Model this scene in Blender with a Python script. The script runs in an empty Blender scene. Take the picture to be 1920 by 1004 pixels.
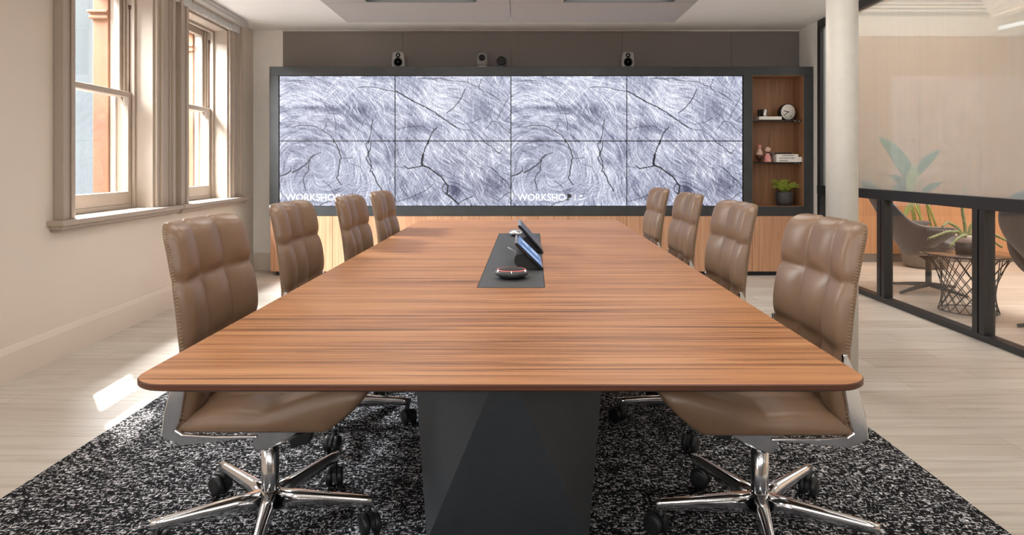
import bpy, math, random
import numpy as np
from mathutils import Vector, Matrix

random.seed(7)
C = bpy.context.scene.collection
PI = math.pi
SC = bpy.context.scene

# ------------------------------------------------------------------ camera, world, sun, big lights, exposure
cam_d = bpy.data.cameras.new('camera')
cam_d.sensor_width = 36.0
cam_d.lens = 36.0 * 1250 / 1920
cam_d.shift_x = (960 - 975) / 1920
cam_d.shift_y = -(502 - 309) / 1920
cam_d.clip_start = 0.05
cam = bpy.data.objects.new('camera', cam_d)
cam.location = (0, 0, 1.16)
cam.rotation_euler = (PI / 2, 0, 0)
C.objects.link(cam)
SC.camera = cam

SC.view_settings.view_transform = 'Standard'
SC.view_settings.look = 'None'
SC.view_settings.gamma = 1.0
SC.view_settings.exposure = 0.18
SC.view_settings.use_curve_mapping = False
SC.cycles.max_bounces = 10
SC.cycles.diffuse_bounces = 5
SC.cycles.glossy_bounces = 4
SC.cycles.transparent_max_bounces = 16
SC.cycles.use_denoising = True
SC.cycles.sample_clamp_indirect = 6.0

world = bpy.data.worlds.new('sky')
SC.world = world
world.use_nodes = True
bg = world.node_tree.nodes['Background']
bg.inputs['Color'].default_value = (0.86, 0.93, 1.0, 1)
bg.inputs['Strength'].default_value = 4.0

LW_ANG = math.atan(0.0475)           # the window wall is not quite square to the screens
LW_ORG = Vector((-2.582, 0, 0))
LW_M = Matrix.Translation(LW_ORG) @ Matrix.Rotation(LW_ANG, 4, 'Z')


def light(name, kind, loc, energy, color, direction=(0, 0, -1), size=None, portal=False, spread=None):
    d = bpy.data.lights.new(name, kind)
    d.energy = energy
    d.color = color
    if size is not None:
        if kind == 'AREA':
            d.shape = 'RECTANGLE'
            d.size, d.size_y = size
            if spread:
                d.spread = spread
        elif kind == 'SUN':
            d.angle = size
        else:
            d.shadow_soft_size = size
    if portal:
        d.cycles.is_portal = True
    o = bpy.data.objects.new(name, d)
    o.location = loc
    o.rotation_euler = Vector(direction).to_track_quat('-Z', 'Y').to_euler()
    C.objects.link(o)
    return o


light('sun', 'SUN', (-6, 8, 8), 14.0, (1.0, 0.93, 0.84), (0.62 * .72, -0.79 * .72, -0.69), 0.012)
WINS = [(4.14, 5.16), (5.71, 6.62), (0.3, 1.4), (-1.7, -0.6)]
WIN_Z = (0.83, 2.50)
for (a_, b_) in WINS:
    p_ = LW_M @ Vector((-0.50, (a_ + b_) / 2, 1.66))
    light('daylight_portal', 'AREA', p_, 1, (1, 1, 1), (1, 0.0475, 0), (b_ - a_ + .3, 2.0), portal=True)
# bright sky over the lane, coming in through the sash windows
for k_, (a_, b_) in enumerate(WINS):
    if k_ < 2:
        p_ = LW_M @ Vector((-1.75, (a_ + b_) / 2 + .1, 3.50))
        light('sky_light', 'AREA', p_, 1250, (0.93, 0.97, 1.0), (1, -0.12, -0.75), (1.5, 1.3))
    else:
        p_ = LW_M @ Vector((-0.75, (a_ + b_) / 2, 1.75))
        light('sky_light', 'AREA', p_, 35, (0.95, 0.98, 1.0), (1, 0.12, -0.05), (1.2, 1.7))
# the room's recessed ceiling lamps (fittings are built further down)
LAMPS = [(-0.84, 5.0), (0.84, 5.0), (-0.84, 2.6), (0.84, 2.6), (-0.84, 0.2), (0.84, 0.2)]
for (x_, y_) in LAMPS:
    light('ceiling_lamp_light', 'AREA', (x_, y_, 2.60), 8.5, (1.0, 0.95, 0.89), (0, 0, -1), (0.85, 1.2))
# added fill light behind the camera, no window there
light('rear_fill', 'AREA', (0, -2.35, 1.92), 62, (1.0, 0.97, 0.94), (0, 1, 0.0), (4.2, .40))
# breakout lounge beyond the glass
light('lounge_lamp_light', 'AREA', (4.6, 5.6, 3.20), 135, (1.0, 0.96, 0.90), (0, 0, -1), (2.2, 3.5))
light('lounge_lamp_light', 'AREA', (4.9, 2.0, 3.20), 95, (1.0, 0.96, 0.90), (0, 0.3, -1), (2.2, 3.0))

# ------------------------------------------------------------------ materials


def lin(r, g, b):
    f = lambda c: (c / 12.92 if c <= .04045 else ((c + .055) / 1.055) ** 2.4)
    return (f(r / 255), f(g / 255), f(b / 255), 1.0)


def new_mat(name):
    m = bpy.data.materials.new(name)
    m.use_nodes = True
    nt = m.node_tree
    return m, nt, nt.nodes['Principled BSDF']


def nd(nt, t, **kw):
    n = nt.nodes.new(t)
    for k, v in kw.items():
        setattr(n, k, v)
    return n


def coords(nt, scale, rot=(0, 0, 0)):
    tc = nd(nt, 'ShaderNodeTexCoord')
    mp = nd(nt, 'ShaderNodeMapping')
    mp.inputs['Scale'].default_value = scale
    mp.inputs['Rotation'].default_value = rot
    nt.links.new(tc.outputs['Object'], mp.inputs['Vector'])
    return mp.outputs['Vector']


def noise(nt, vec, scale=1.0, detail=3, rough=.5, dist=0):
    n = nd(nt, 'ShaderNodeTexNoise')
    n.inputs['Scale'].default_value = scale
    n.inputs['Detail'].default_value = detail
    n.inputs['Roughness'].default_value = rough
    n.inputs['Distortion'].default_value = dist
    nt.links.new(vec, n.inputs['Vector'])
    return n.outputs['Fac']


def ramp(nt, fac, stops, interp='LINEAR'):
    r = nd(nt, 'ShaderNodeValToRGB')
    r.color_ramp.interpolation = interp
    e = r.color_ramp.elements
    while len(e) < len(stops):
        e.new(0.5)
    for k, (p, c) in enumerate(stops):
        e[k].position = p
        e[k].color = c
    nt.links.new(fac, r.inputs['Fac'])
    return r.outputs['Color']


def mixc(nt, fac, a, b, mode='MIX'):
    n = nd(nt, 'ShaderNodeMix', data_type='RGBA', blend_type=mode)
    for sock, v in ((n.inputs['Factor'], fac), (n.inputs['A'], a), (n.inputs['B'], b)):
        pass
    ins = [i for i in n.inputs if i.enabled]
    for sock, v in zip((ins[0], ins[1], ins[2]), (fac, a, b)):
        if isinstance(v, (int, float)):
            sock.default_value = v
        elif isinstance(v, tuple):
            sock.default_value = v
        else:
            nt.links.new(v, sock)
    return [o for o in n.outputs if o.enabled][0]


def mathn(nt, op, a, b=0.0):
    n = nd(nt, 'ShaderNodeMath', operation=op)
    for i, v in enumerate((a, b)):
        if isinstance(v, (int, float)):
            n.inputs[i].default_value = v
        else:
            nt.links.new(v, n.inputs[i])
    return n.outputs[0]


def bump(nt, bs, h, strength=.2, dist=.01):
    b = nd(nt, 'ShaderNodeBump')
    b.inputs['Strength'].default_value = strength
    b.inputs['Distance'].default_value = dist
    nt.links.new(h, b.inputs['Height'])
    nt.links.new(b.outputs['Normal'], bs.inputs['Normal'])


def M(name, col, rough=.5, metal=0.0, var=.06, vscale=9.0, coat=0.0, bmp=None, spec=.5, sheen=0.0):
    """plain paint / metal / plastic with a little tonal variation"""
    m, nt, bs = new_mat(name)
    f = noise(nt, coords(nt, (1, 1, 1)), vscale, 3)
    lo = tuple(c * (1 - var) for c in col[:3]) + (1,)
    hi = tuple(min(1, c * (1 + var)) for c in col[:3]) + (1,)
    nt.links.new(ramp(nt, f, [(.3, lo), (.7, hi)]), bs.inputs['Base Color'])
    bs.inputs['Roughness'].default_value = rough
    bs.inputs['Metallic'].default_value = metal
    bs.inputs['Coat Weight'].default_value = coat
    bs.inputs['Specular IOR Level'].default_value = spec
    bs.inputs['Sheen Weight'].default_value = sheen
    if bmp:
        bump(nt, bs, noise(nt, coords(nt, (1, 1, 1)), bmp[0], 4), bmp[1], bmp[2] if len(bmp) > 2 else .004)
    return m


def wood(name, stops, sc, rough=.4, broad=(1, 1, 1), seed=0.0, coat=0.0, dist=.6):
    """sliced veneer: long streaks, sc = frequency per axis"""
    m, nt, bs = new_mat(name)
    v = coords(nt, sc)
    f1 = noise(nt, v, 1.0, 5, .62, dist)
    f2 = noise(nt, coords(nt, tuple(s * 3.4 for s in sc)), 1.0, 3, .6, .3)
    f3 = noise(nt, coords(nt, broad), 1.0, 2, .5)
    f = mathn(nt, 'ADD', mathn(nt, 'MULTIPLY', f1, .62), mathn(nt, 'MULTIPLY', f2, .25))
    f = mathn(nt, 'ADD', f, mathn(nt, 'MULTIPLY', f3, .13))
    c = ramp(nt, f, stops)
    nt.links.new(c, bs.inputs['Base Color'])
    bs.inputs['Roughness'].default_value = rough
    bs.inputs['Coat Weight'].default_value = coat
    bs.inputs['Coat Roughness'].default_value = .2
    bump(nt, bs, f1, .05, .002)
    return m


MAT = {}
MAT['wall'] = M('cream_paint', lin(216, 204, 190), .65, var=.015, vscale=2, bmp=(60, .04))
MAT['ceiling'] = M('ceiling_paint', lin(246, 243, 240), .8, var=.01)
MAT['trimpaint'] = M('gloss_taupe_paint', lin(168, 154, 140), .42, var=.02, vscale=14)
MAT['white'] = M('white_paint', lin(240, 236, 230), .5, var=.02)
MAT['column'] = M('column_paint', lin(216, 212, 203), .45, var=.03, vscale=20, bmp=(30, .15))
MAT['raft'] = M('raft_grey_felt', lin(178, 174, 172), .9, var=.05, vscale=300)
MAT['black'] = M('black_powdercoat', lin(40, 41, 42), .42, var=.12, vscale=40)
MAT['blackmatt'] = M('black_matt', lin(22, 22, 23), .6, var=.1)
MAT['steel'] = M('blackened_steel', lin(62, 64, 65), .45, metal=.25, var=.16, vscale=7, bmp=(40, .05))
MAT['insert'] = M('charcoal_insert', lin(58, 61, 62), .5, var=.12, vscale=60)
MAT['plinth'] = M('graphite_laminate', lin(66, 70, 74), .48, var=.07, vscale=30)
MAT['chrome'] = M('polished_aluminium', (.80, .81, .83, 1), .13, metal=1.0, var=.03)
MAT['satin'] = M('satin_aluminium', (.62, .62, .62, 1), .3, metal=1.0, var=.04)
MAT['rubber'] = M('black_nylon', lin(28, 29, 31), .45, var=.1)
MAT['stitch'] = M('cream_thread', lin(176, 154, 126), .8, var=.1)
MAT['gloss'] = M('gloss_black', lin(14, 14, 16), .12, var=.1)
MAT['spk'] = M('speaker_grey', lin(150, 148, 145), .5, var=.05)
MAT['lens'] = M('lens_black', lin(10, 10, 12), .3, var=.1, spec=.25)
MAT['ceramic'] = M('charcoal_ceramic', lin(62, 62, 64), .5, var=.15, vscale=30)
MAT['pink'] = M('pink_wash_wood', lin(232, 160, 158), .55, var=.06)
MAT['blush'] = M('blush_wood', lin(226, 190, 172), .55, var=.06)
MAT['darkwood'] = M('dark_brown_wood', lin(86, 54, 40), .5, var=.1)
MAT['paper'] = M('white_paper', lin(242, 238, 230), .7, var=.03)
MAT['ink'] = M('ink_black', lin(25, 25, 27), .6, var=.05)
MAT['bookblack'] = M('black_cloth_cover', lin(34, 32, 32), .7, var=.1)
MAT['stone'] = M('sandstone', lin(118, 78, 53), .85, var=.12, vscale=6, bmp=(40, .3))
MAT['soil'] = M('bark_chips', lin(196, 150, 112), .9, var=.35, vscale=60, bmp=(60, .8, .02))
MAT['cable'] = M('grey_cable', lin(150, 152, 155), .4, var=.05)
MAT['shell'] = M('grey_felt', lin(98, 96, 96), .9, var=.12, vscale=220, sheen=.3)
MAT['shellin'] = M('tan_lining', lin(196, 158, 128), .8, var=.05)
MAT['smoke'] = M('smoked_tabletop', lin(60, 52, 48), .12, var=.05, coat=.4)
MAT['blind'] = M('blind_fabric', lin(200, 198, 194), .8, var=.12, vscale=90, bmp=(120, .5))
MAT['cassette'] = M('cassette_aluminium', lin(196, 192, 188), .45, metal=.4, var=.04)
MAT['warmwhite'] = M('lounge_plaster', lin(244, 226, 208), .7, var=.02)
MAT['potgrey'] = M('concrete_planter', lin(118, 112, 106), .75, var=.1, vscale=30)
MAT['potpink'] = M('glazed_blush_band', lin(226, 208, 200), .4, var=.04)
MAT['fern'] = M('fern_leaf', lin(178, 196, 84), .5, var=.3, vscale=40)
MAT['palm'] = M('broad_leaf', lin(86, 118, 84), .45, var=.2, vscale=12)
MAT['palmlight'] = M('young_leaf', lin(176, 190, 120), .45, var=.15, vscale=12)
MAT['stem'] = M('leaf_stalk', lin(150, 160, 90), .5, var=.15)
MAT['cactus'] = M('cactus_green', lin(140, 152, 104), .6, var=.3, vscale=60)
MAT['spine'] = M('cactus_spine', lin(220, 210, 180), .6)

# leather
m, nt, bs = new_mat('tan_leather')
f = noise(nt, coords(nt, (1, 1, 1)), 6, 3)
g = noise(nt, coords(nt, (1, 1, 1)), 420, 3, .6)
nt.links.new(ramp(nt, f, [(.3, lin(116, 90, 69)), (.7, lin(132, 104, 81))]), bs.inputs['Base Color'])
bs.inputs['Roughness'].default_value = .37
bs.inputs['Specular IOR Level'].default_value = .6
bump(nt, bs, g, .10, .0015)
MAT['leather'] = m

# table veneer, grain running across the table
MAT['table'] = wood('walnut_veneer', [(.34, lin(80, 47, 27)), (.42, lin(132, 86, 50)), (.50, lin(168, 113, 70)), (.62, lin(188, 136, 91))],
                    (1.1, 44, 44), .40, (.5, 5, 5), coat=0)
MAT['table'].node_tree.nodes['Principled BSDF'].inputs['Specular IOR Level'].default_value = .3
MAT['tableedge_shaded'] = wood('walnut_edge_shaded', [(.30, lin(52, 28, 18)), (.5, lin(82, 46, 29)), (.7, lin(100, 58, 38))], (1.1, 44, 90), .4)  # browns darkened to imitate shade along the table rim
MAT['door'] = wood('oak_door_veneer', [(.30, lin(162, 114, 82)), (.5, lin(198, 150, 116)), (.7, lin(214, 172, 140))],
                   (40, 40, 1.0), .5, (4, 4, .5))
MAT['niche'] = wood('walnut_niche', [(.30, lin(116, 80, 54)), (.5, lin(154, 110, 78)), (.7, lin(176, 130, 96))],
                    (22, 22, 1.0), .45, (4, 4, .5))
MAT['loungewood'] = wood('lounge_oak_panel', [(.30, lin(170, 118, 80)), (.5, lin(198, 146, 104)), (.7, lin(212, 166, 126))],
                         (34, 34, 1.0), .5, (3, 3, .5))

# floor planks run across the room
m, nt, bs = new_mat('pale_oak_planks')
br = nd(nt, 'ShaderNodeTexBrick')
br.inputs['Scale'].default_value = 1.0
br.inputs['Brick Width'].default_value = 1.25
br.inputs['Row Height'].default_value = .19
br.inputs['Mortar Size'].default_value = .0012
br.inputs['Mortar Smooth'].default_value = .3
br.inputs['Color1'].default_value = lin(210, 203, 193)
br.inputs['Color2'].default_value = lin(196, 186, 174)
br.inputs['Mortar'].default_value = lin(150, 136, 120)
br.offset = .37
nt.links.new(coords(nt, (1, 1, 1)), br.inputs['Vector'])
f = noise(nt, coords(nt, (1.6, 26, 1)), 1, 5, .6, .8)
gr = ramp(nt, f, [(.32, (.70, .66, .62, 1)), (.5, (.95, .95, .94, 1)), (.65, (1, 1, 1, 1))])
nt.links.new(mixc(nt, .8, br.outputs['Color'], gr, 'MULTIPLY'), bs.inputs['Base Color'])
bs.inputs['Roughness'].default_value = .42
bump(nt, bs, f, .04, .003)
MAT['floor'] = m

# flecked charcoal carpet
m, nt, bs = new_mat('charcoal_flecked_carpet')
fa = noise(nt, coords(nt, (40, 130, 1)), 1, 2, .6)
fb = noise(nt, coords(nt, (120, 55, 1)), 1, 2, .6)
fc = noise(nt, coords(nt, (12, 16, 1)), 1, 3, .6)
fd = noise(nt, coords(nt, (260, 260, 1)), 1, 1)
f = mathn(nt, 'MAXIMUM', fa, fb)
f = mathn(nt, 'ADD', mathn(nt, 'MULTIPLY', f, .70), mathn(nt, 'MULTIPLY', fc, .16))
f = mathn(nt, 'ADD', f, mathn(nt, 'MULTIPLY', fd, .14))
nt.links.new(ramp(nt, f, [(.50, lin(18, 18, 20)), (.553, lin(40, 40, 43)), (.590, lin(190, 190, 194)), (.64, lin(242, 242, 244))]), bs.inputs['Base Color'])
bs.inputs['Roughness'].default_value = .95
bs.inputs['Specular IOR Level'].default_value = .1
bump(nt, bs, f, .8, .01)
MAT['carpet'] = m

# woven acoustic cloth
m, nt, bs = new_mat('charcoal_acoustic_cloth')
f = noise(nt, coords(nt, (160, 160, 420)), 1, 2, .7)
nt.links.new(ramp(nt, f, [(.3, lin(98, 92, 89)), (.7, lin(150, 141, 136))]), bs.inputs['Base Color'])
bs.inputs['Roughness'].default_value = .95
bump(nt, bs, f, .4, .004)
MAT['cloth'] = m

# neighbour facade
m, nt, bs = new_mat('pale_blue_facade')
f = noise(nt, coords(nt, (1, 3.2, .15)), 1, 1)
nt.links.new(ramp(nt, f, [(.4, lin(106, 109, 108)), (.6, lin(112, 115, 114))]), bs.inputs['Base Color'])
bs.inputs['Roughness'].default_value = .9
MAT['facade'] = m


def glass_mat(name, haze=0.0, haze_col=(.8, .78, .74, 1), tint=(1, 1, 1, 1)):
    m, nt, bs = new_mat(name)
    nt.nodes.remove(bs)
    out = nt.nodes['Material Output']
    tr = nd(nt, 'ShaderNodeBsdfTransparent')
    tr.inputs['Color'].default_value = tint
    gl = nd(nt, 'ShaderNodeBsdfGlossy')
    gl.inputs['Roughness'].default_value = .02
    fr = nd(nt, 'ShaderNodeFresnel')
    ge = nd(nt, 'ShaderNodeNewGeometry')
    ior = mathn(nt, 'ADD', mathn(nt, 'MULTIPLY', ge.outputs['Backfacing'], 1 / 1.45 - 1.45), 1.45)
    nt.links.new(ior, fr.inputs['IOR'])
    mx = nd(nt, 'ShaderNodeMixShader')
    nt.links.new(fr.outputs[0], mx.inputs[0])
    src = tr.outputs[0]
    if haze:
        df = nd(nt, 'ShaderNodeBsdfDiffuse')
        df.inputs['Color'].default_value = haze_col
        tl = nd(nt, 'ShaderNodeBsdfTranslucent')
        tl.inputs['Color'].default_value = haze_col
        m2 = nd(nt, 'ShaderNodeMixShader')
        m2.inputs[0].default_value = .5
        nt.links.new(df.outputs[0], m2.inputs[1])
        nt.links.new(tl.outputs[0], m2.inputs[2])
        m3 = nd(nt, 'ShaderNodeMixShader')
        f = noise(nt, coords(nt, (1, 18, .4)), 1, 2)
        fac = mathn(nt, 'ADD', mathn(nt, 'MULTIPLY', f, .06), haze - .03)
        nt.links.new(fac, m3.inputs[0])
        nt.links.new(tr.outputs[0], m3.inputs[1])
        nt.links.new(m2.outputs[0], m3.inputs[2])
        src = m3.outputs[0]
    nt.links.new(src, mx.inputs[1])
    nt.links.new(gl.outputs[0], mx.inputs[2])
    nt.links.new(mx.outputs[0], out.inputs['Surface'])
    return m


MAT['glass'] = glass_mat('clear_glass')
MAT['haze'] = glass_mat('hazed_glass', .46, lin(176, 190, 190))  # milky mix imitates the bright wall reflected in the upper panes


def emit_mat(name, col, strength):
    m, nt, bs = new_mat(name)
    bs.inputs['Base Color'].default_value = (0.02, .02, .02, 1)
    bs.inputs['Emission Color'].default_value = col
    bs.inputs['Emission Strength'].default_value = strength
    bs.inputs['Roughness'].default_value = .4
    return m


MAT['lamp'] = emit_mat('lamp_diffuser', (1, .93, .84, 1), 2.0)
MAT['redring'] = emit_mat('red_led', lin(240, 110, 100), 1.0)
MAT['whiteled'] = emit_mat('white_led', (1, 1, 1, 1), 1.0)
MAT['textwhite'] = emit_mat('screen_white', (1, 1, 1, 1), 1.0)
MAT['textdark'] = emit_mat('screen_dark', lin(24, 26, 34), 1.0)
MAT['tabblue'] = emit_mat('tablet_blue', lin(96, 140, 200), .8)
MAT['tabpale'] = emit_mat('tablet_pale', lin(170, 195, 235), .8)
MAT['tabdeep'] = emit_mat('tablet_deep', lin(50, 100, 150), .8)

m, nt, bs = new_mat('screen_picture')
at = nd(nt, 'ShaderNodeAttribute', attribute_name='picture')
bs.inputs['Base Color'].default_value = (.01, .01, .012, 1)
bs.inputs['Roughness'].default_value = .35
nt.links.new(at.outputs['Color'], bs.inputs['Emission Color'])
bs.inputs['Emission Strength'].default_value = .93
MAT['picture'] = m

# ------------------------------------------------------------------ mesh helpers


class MB:
    def __init__(s):
        s.v, s.f, s.mi, s.sm = [], [], [], []

    def add(s, vs, fs, mi=0, smooth=False):
        o = len(s.v)
        s.v += [tuple(v) for v in vs]
        for f in fs:
            s.f.append(tuple(i + o for i in f))
            s.mi.append(mi)
            s.sm.append(smooth)
        return s

    def box(s, x0, x1, y0, y1, z0, z1, mi=0, mat=None):
        vs = [Vector((x, y, z)) for x in (x0, x1) for y in (y0, y1) for z in (z0, z1)]
        if mat is not None:
            vs = [mat @ v for v in vs]
        return s.add(vs, [(0, 1, 3, 2), (4, 6, 7, 5), (0, 4, 5, 1), (2, 3, 7, 6), (0, 2, 6, 4), (1, 5, 7, 3)], mi)

    def tube(s, pts, r, n=8, mi=0, caps=True, closed=False):
        pts = [Vector(p) for p in pts]
        k = len(pts)
        rs = r if isinstance(r, (list, tuple)) else [r] * k
        vs, fs = [], []
        prev = None
        for i, p in enumerate(pts):
            if closed:
                t = pts[(i + 1) % k] - pts[i - 1]
            else:
                t = pts[min(i + 1, k - 1)] - pts[max(i - 1, 0)]
            t.normalize()
            if prev is None:
                a = Vector((0, 0, 1)) if abs(t.z) < .9 else Vector((1, 0, 0))
                u = t.cross(a).normalized()
            else:
                u = (prev - t * prev.dot(t)).normalized()
            prev = u
            w = t.cross(u)
            for j in range(n):
                a = 2 * PI * j / n
                vs.append(p + (u * math.cos(a) + w * math.sin(a)) * rs[i])
        for i in range(k if closed else k - 1):
            i2 = (i + 1) % k
            for j in range(n):
                fs.append((i * n + j, i * n + (j + 1) % n, i2 * n + (j + 1) % n, i2 * n + j))
        if caps and not closed:
            fs.append(tuple(range(n - 1, -1, -1)))
            fs.append(tuple((k - 1) * n + j for j in range(n)))
        return s.add(vs, fs, mi, True)

    def lathe(s, prof, c=(0, 0, 0), n=32, mi=0, mat=None, smooth=True):
        """prof: (r, z) bottom to top"""
        vs, fs = [], []
        for (r, z) in prof:
            for j in range(n):
                a = 2 * PI * j / n
                v = Vector((r * math.cos(a), r * math.sin(a), z))
                if mat is not None:
                    v = mat @ v
                vs.append(v + Vector(c))
        for i in range(len(prof) - 1):
            for j in range(n):
                fs.append((i * n + j, i * n + (j + 1) % n, (i + 1) * n + (j + 1) % n, (i + 1) * n + j))
        if prof[0][0] > 1e-5:
            fs.append(tuple(range(n - 1, -1, -1)))
        if prof[-1][0] > 1e-5:
            fs.append(tuple((len(prof) - 1) * n + j for j in range(n)))
        return s.add(vs, fs, mi, smooth)

    def prism(s, poly, lo, hi, axis='z', mi=0):
        """poly in the two remaining axes, extruded lo..hi"""
        k = len(poly)

        def P(a, b, t):
            return {'z': (a, b, t), 'y': (a, t, b), 'x': (t, a, b)}[axis]
        vs = [P(a, b, lo) for a, b in poly] + [P(a, b, hi) for a, b in poly]
        fs = [tuple(range(k - 1, -1, -1)), tuple(range(k, 2 * k))]
        for i in range(k):
            fs.append((i, (i + 1) % k, k + (i + 1) % k, k + i))
        return s.add(vs, fs, mi)

    def build(s, name, mats, parent=None, bevel=0.0, loc=None, weld=False):
        me = bpy.data.meshes.new(name)
        me.from_pydata(s.v, [], s.f)
        if not isinstance(mats, (list, tuple)):
            mats = [mats]
        for m_ in mats:
            me.materials.append(m_)
        me.polygons.foreach_set('material_index', s.mi)
        me.polygons.foreach_set('use_smooth', s.sm)
        me.update()
        import bmesh
        b = bmesh.new()
        b.from_mesh(me)
        if weld:
            bmesh.ops.remove_doubles(b, verts=b.verts, dist=1e-5)
        bmesh.ops.recalc_face_normals(b, faces=b.faces)
        b.to_mesh(me)
        b.free()
        o = bpy.data.objects.new(name, me)
        C.objects.link(o)
        if parent:
            o.parent = parent
        if loc:
            o.location = loc
        if bevel:
            md = o.modifiers.new('edge', 'BEVEL')
            md.width = bevel
            md.segments = 2
            md.limit_method = 'ANGLE'
            md.angle_limit = math.radians(40)
        return o


def bx(*a, **k):
    return MB().box(*a, **k)


def tag(o, label, cat, group=None):
    o['label'] = label
    o['category'] = cat
    if group:
        o['group'] = group
    return o


def thing(name, label, cat, loc=(0, 0, 0), rz=0.0, group=None):
    o = bpy.data.objects.new(name, None)
    o.empty_display_size = .1
    o.location = loc
    o.rotation_euler = (0, 0, rz)
    C.objects.link(o)
    return tag(o, label, cat, group)


def struct(o):
    o['kind'] = 'structure'
    return o


def struct_empty(name, loc=(0, 0, 0), rz=0.0):
    o = bpy.data.objects.new(name, None)
    o.empty_display_size = .1
    o.location = loc
    o.rotation_euler = (0, 0, rz)
    C.objects.link(o)
    return struct(o)


def copy_tree(o, parent=None):
    c = o.copy()
    C.objects.link(c)
    c.parent = parent
    for ch in list(o.children):
        copy_tree(ch, c)
    return c


def text(name, body, size, loc, rot, mat, parent, ext=.0004, align='LEFT', squeeze=1.0):
    d = bpy.data.curves.new(name, 'FONT')
    d.body = body
    d.size = size
    d.extrude = ext
    d.offset = size * .018
    d.align_x = align
    d.materials.append(mat)
    tmp = bpy.data.objects.new('tmp', d)
    C.objects.link(tmp)
    bpy.context.view_layer.update()
    me = bpy.data.meshes.new_from_object(tmp.evaluated_get(bpy.context.evaluated_depsgraph_get()))
    bpy.data.objects.remove(tmp)
    bpy.data.curves.remove(d)
    me.name = name
    if not me.materials:
        me.materials.append(mat)
    o = bpy.data.objects.new(name, me)
    o.location = loc
    o.rotation_euler = rot
    o.scale = (squeeze, 1, 1)
    C.objects.link(o)
    o.parent = parent
    return o


# ------------------------------------------------------------------ room shell
CEIL = 2.64
YB = 7.32          # wall behind the screens
YR = -2.5          # rear of the room
XP = 3.02          # glass partition (room face)
struct(bx(-3.6, 7.6, YR - .2, 8.3, -.12, 0).build('floor', MAT['floor']))
struct(bx(-3.0, XP + .09, YR - .2, YB + .2, CEIL, CEIL + .12).build('ceiling', MAT['ceiling']))
struct(bx(-3.5, XP + .14, YB, YB + .2, 0, CEIL).build('wall_back', MAT['white']))  # paint made paler than the left wall in place of missing light
struct(bx(-3.5, XP + .09, YR - .2, YR, 0, CEIL).build('wall_rear', MAT['cloth']))  # dark cloth on this unseen wall is added to cut bounced light
struct(bx(-3.0, 3.06, YB - .018, YB - .0005, 0, .19).build('baseboard_back', MAT['wall'], bevel=.004))
struct(bx(3.062, 3.14, 6.86, YB - .001, 0, CEIL - .001).build('wall_return', MAT['white']))

# window wall, built in its own axes: x into the room, y along the wall
T = .40
mb = MB()
edges = sorted(WINS)
y = YR - .3
for (a_, b_) in edges:
    mb.box(-T, 0, y, a_, 0, CEIL)
    mb.box(-T, 0, a_, b_, 0, WIN_Z[0] - .03)
    mb.box(-T, 0, a_, b_, WIN_Z[1], CEIL)
    y = b_
mb.box(-T, 0, y, YB + .12, 0, CEIL)
wl = mb.build('wall_left', MAT['wall'])
wl.location = LW_ORG
wl.rotation_euler = (0, 0, LW_ANG)
struct(wl)
mb = MB()
mb.prism([(0.0005, 0), (.022, 0), (.022, .150), (.016, .168), (.010, .185), (0.0005, .187)], YR, YB - .03, 'y')
bl = mb.build('baseboard_left', MAT['wall'])
bl.location = LW_ORG
bl.rotation_euler = (0, 0, LW_ANG)
struct(bl)


def casing(mb, y0, y1, ztop, wn, wf, full=True):
    """stepped architrave on both sides and over the head"""
    steps = [(0, .035, .060), (.035, .055, .042), (.055, .62, .030), (.62, .80, .040), (.80, 1.0, .022)]
    for side in (0, 1):
        w = wn if side == 0 else wf
        for k, (a, b, p) in enumerate(steps):
            fa = a if a <= .055 else a * w
            fb = b if b <= .055 else b * w
            if side == 0:
                mb.box(.0005, p, y0 - w + fa, y0 - w + fb, .83, ztop + .07)
            else:
                mb.box(.0005, p, y1 + w - fb, y1 + w - fa, .83, ztop + .07)
    w = .075
    for (a, b, p) in [(0, .3, .060), (.3, .7, .032), (.7, 1.0, .040)]:
        mb.box(.0005, p, y0, y1, ztop + w - b * w, ztop + w - a * w)


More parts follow.
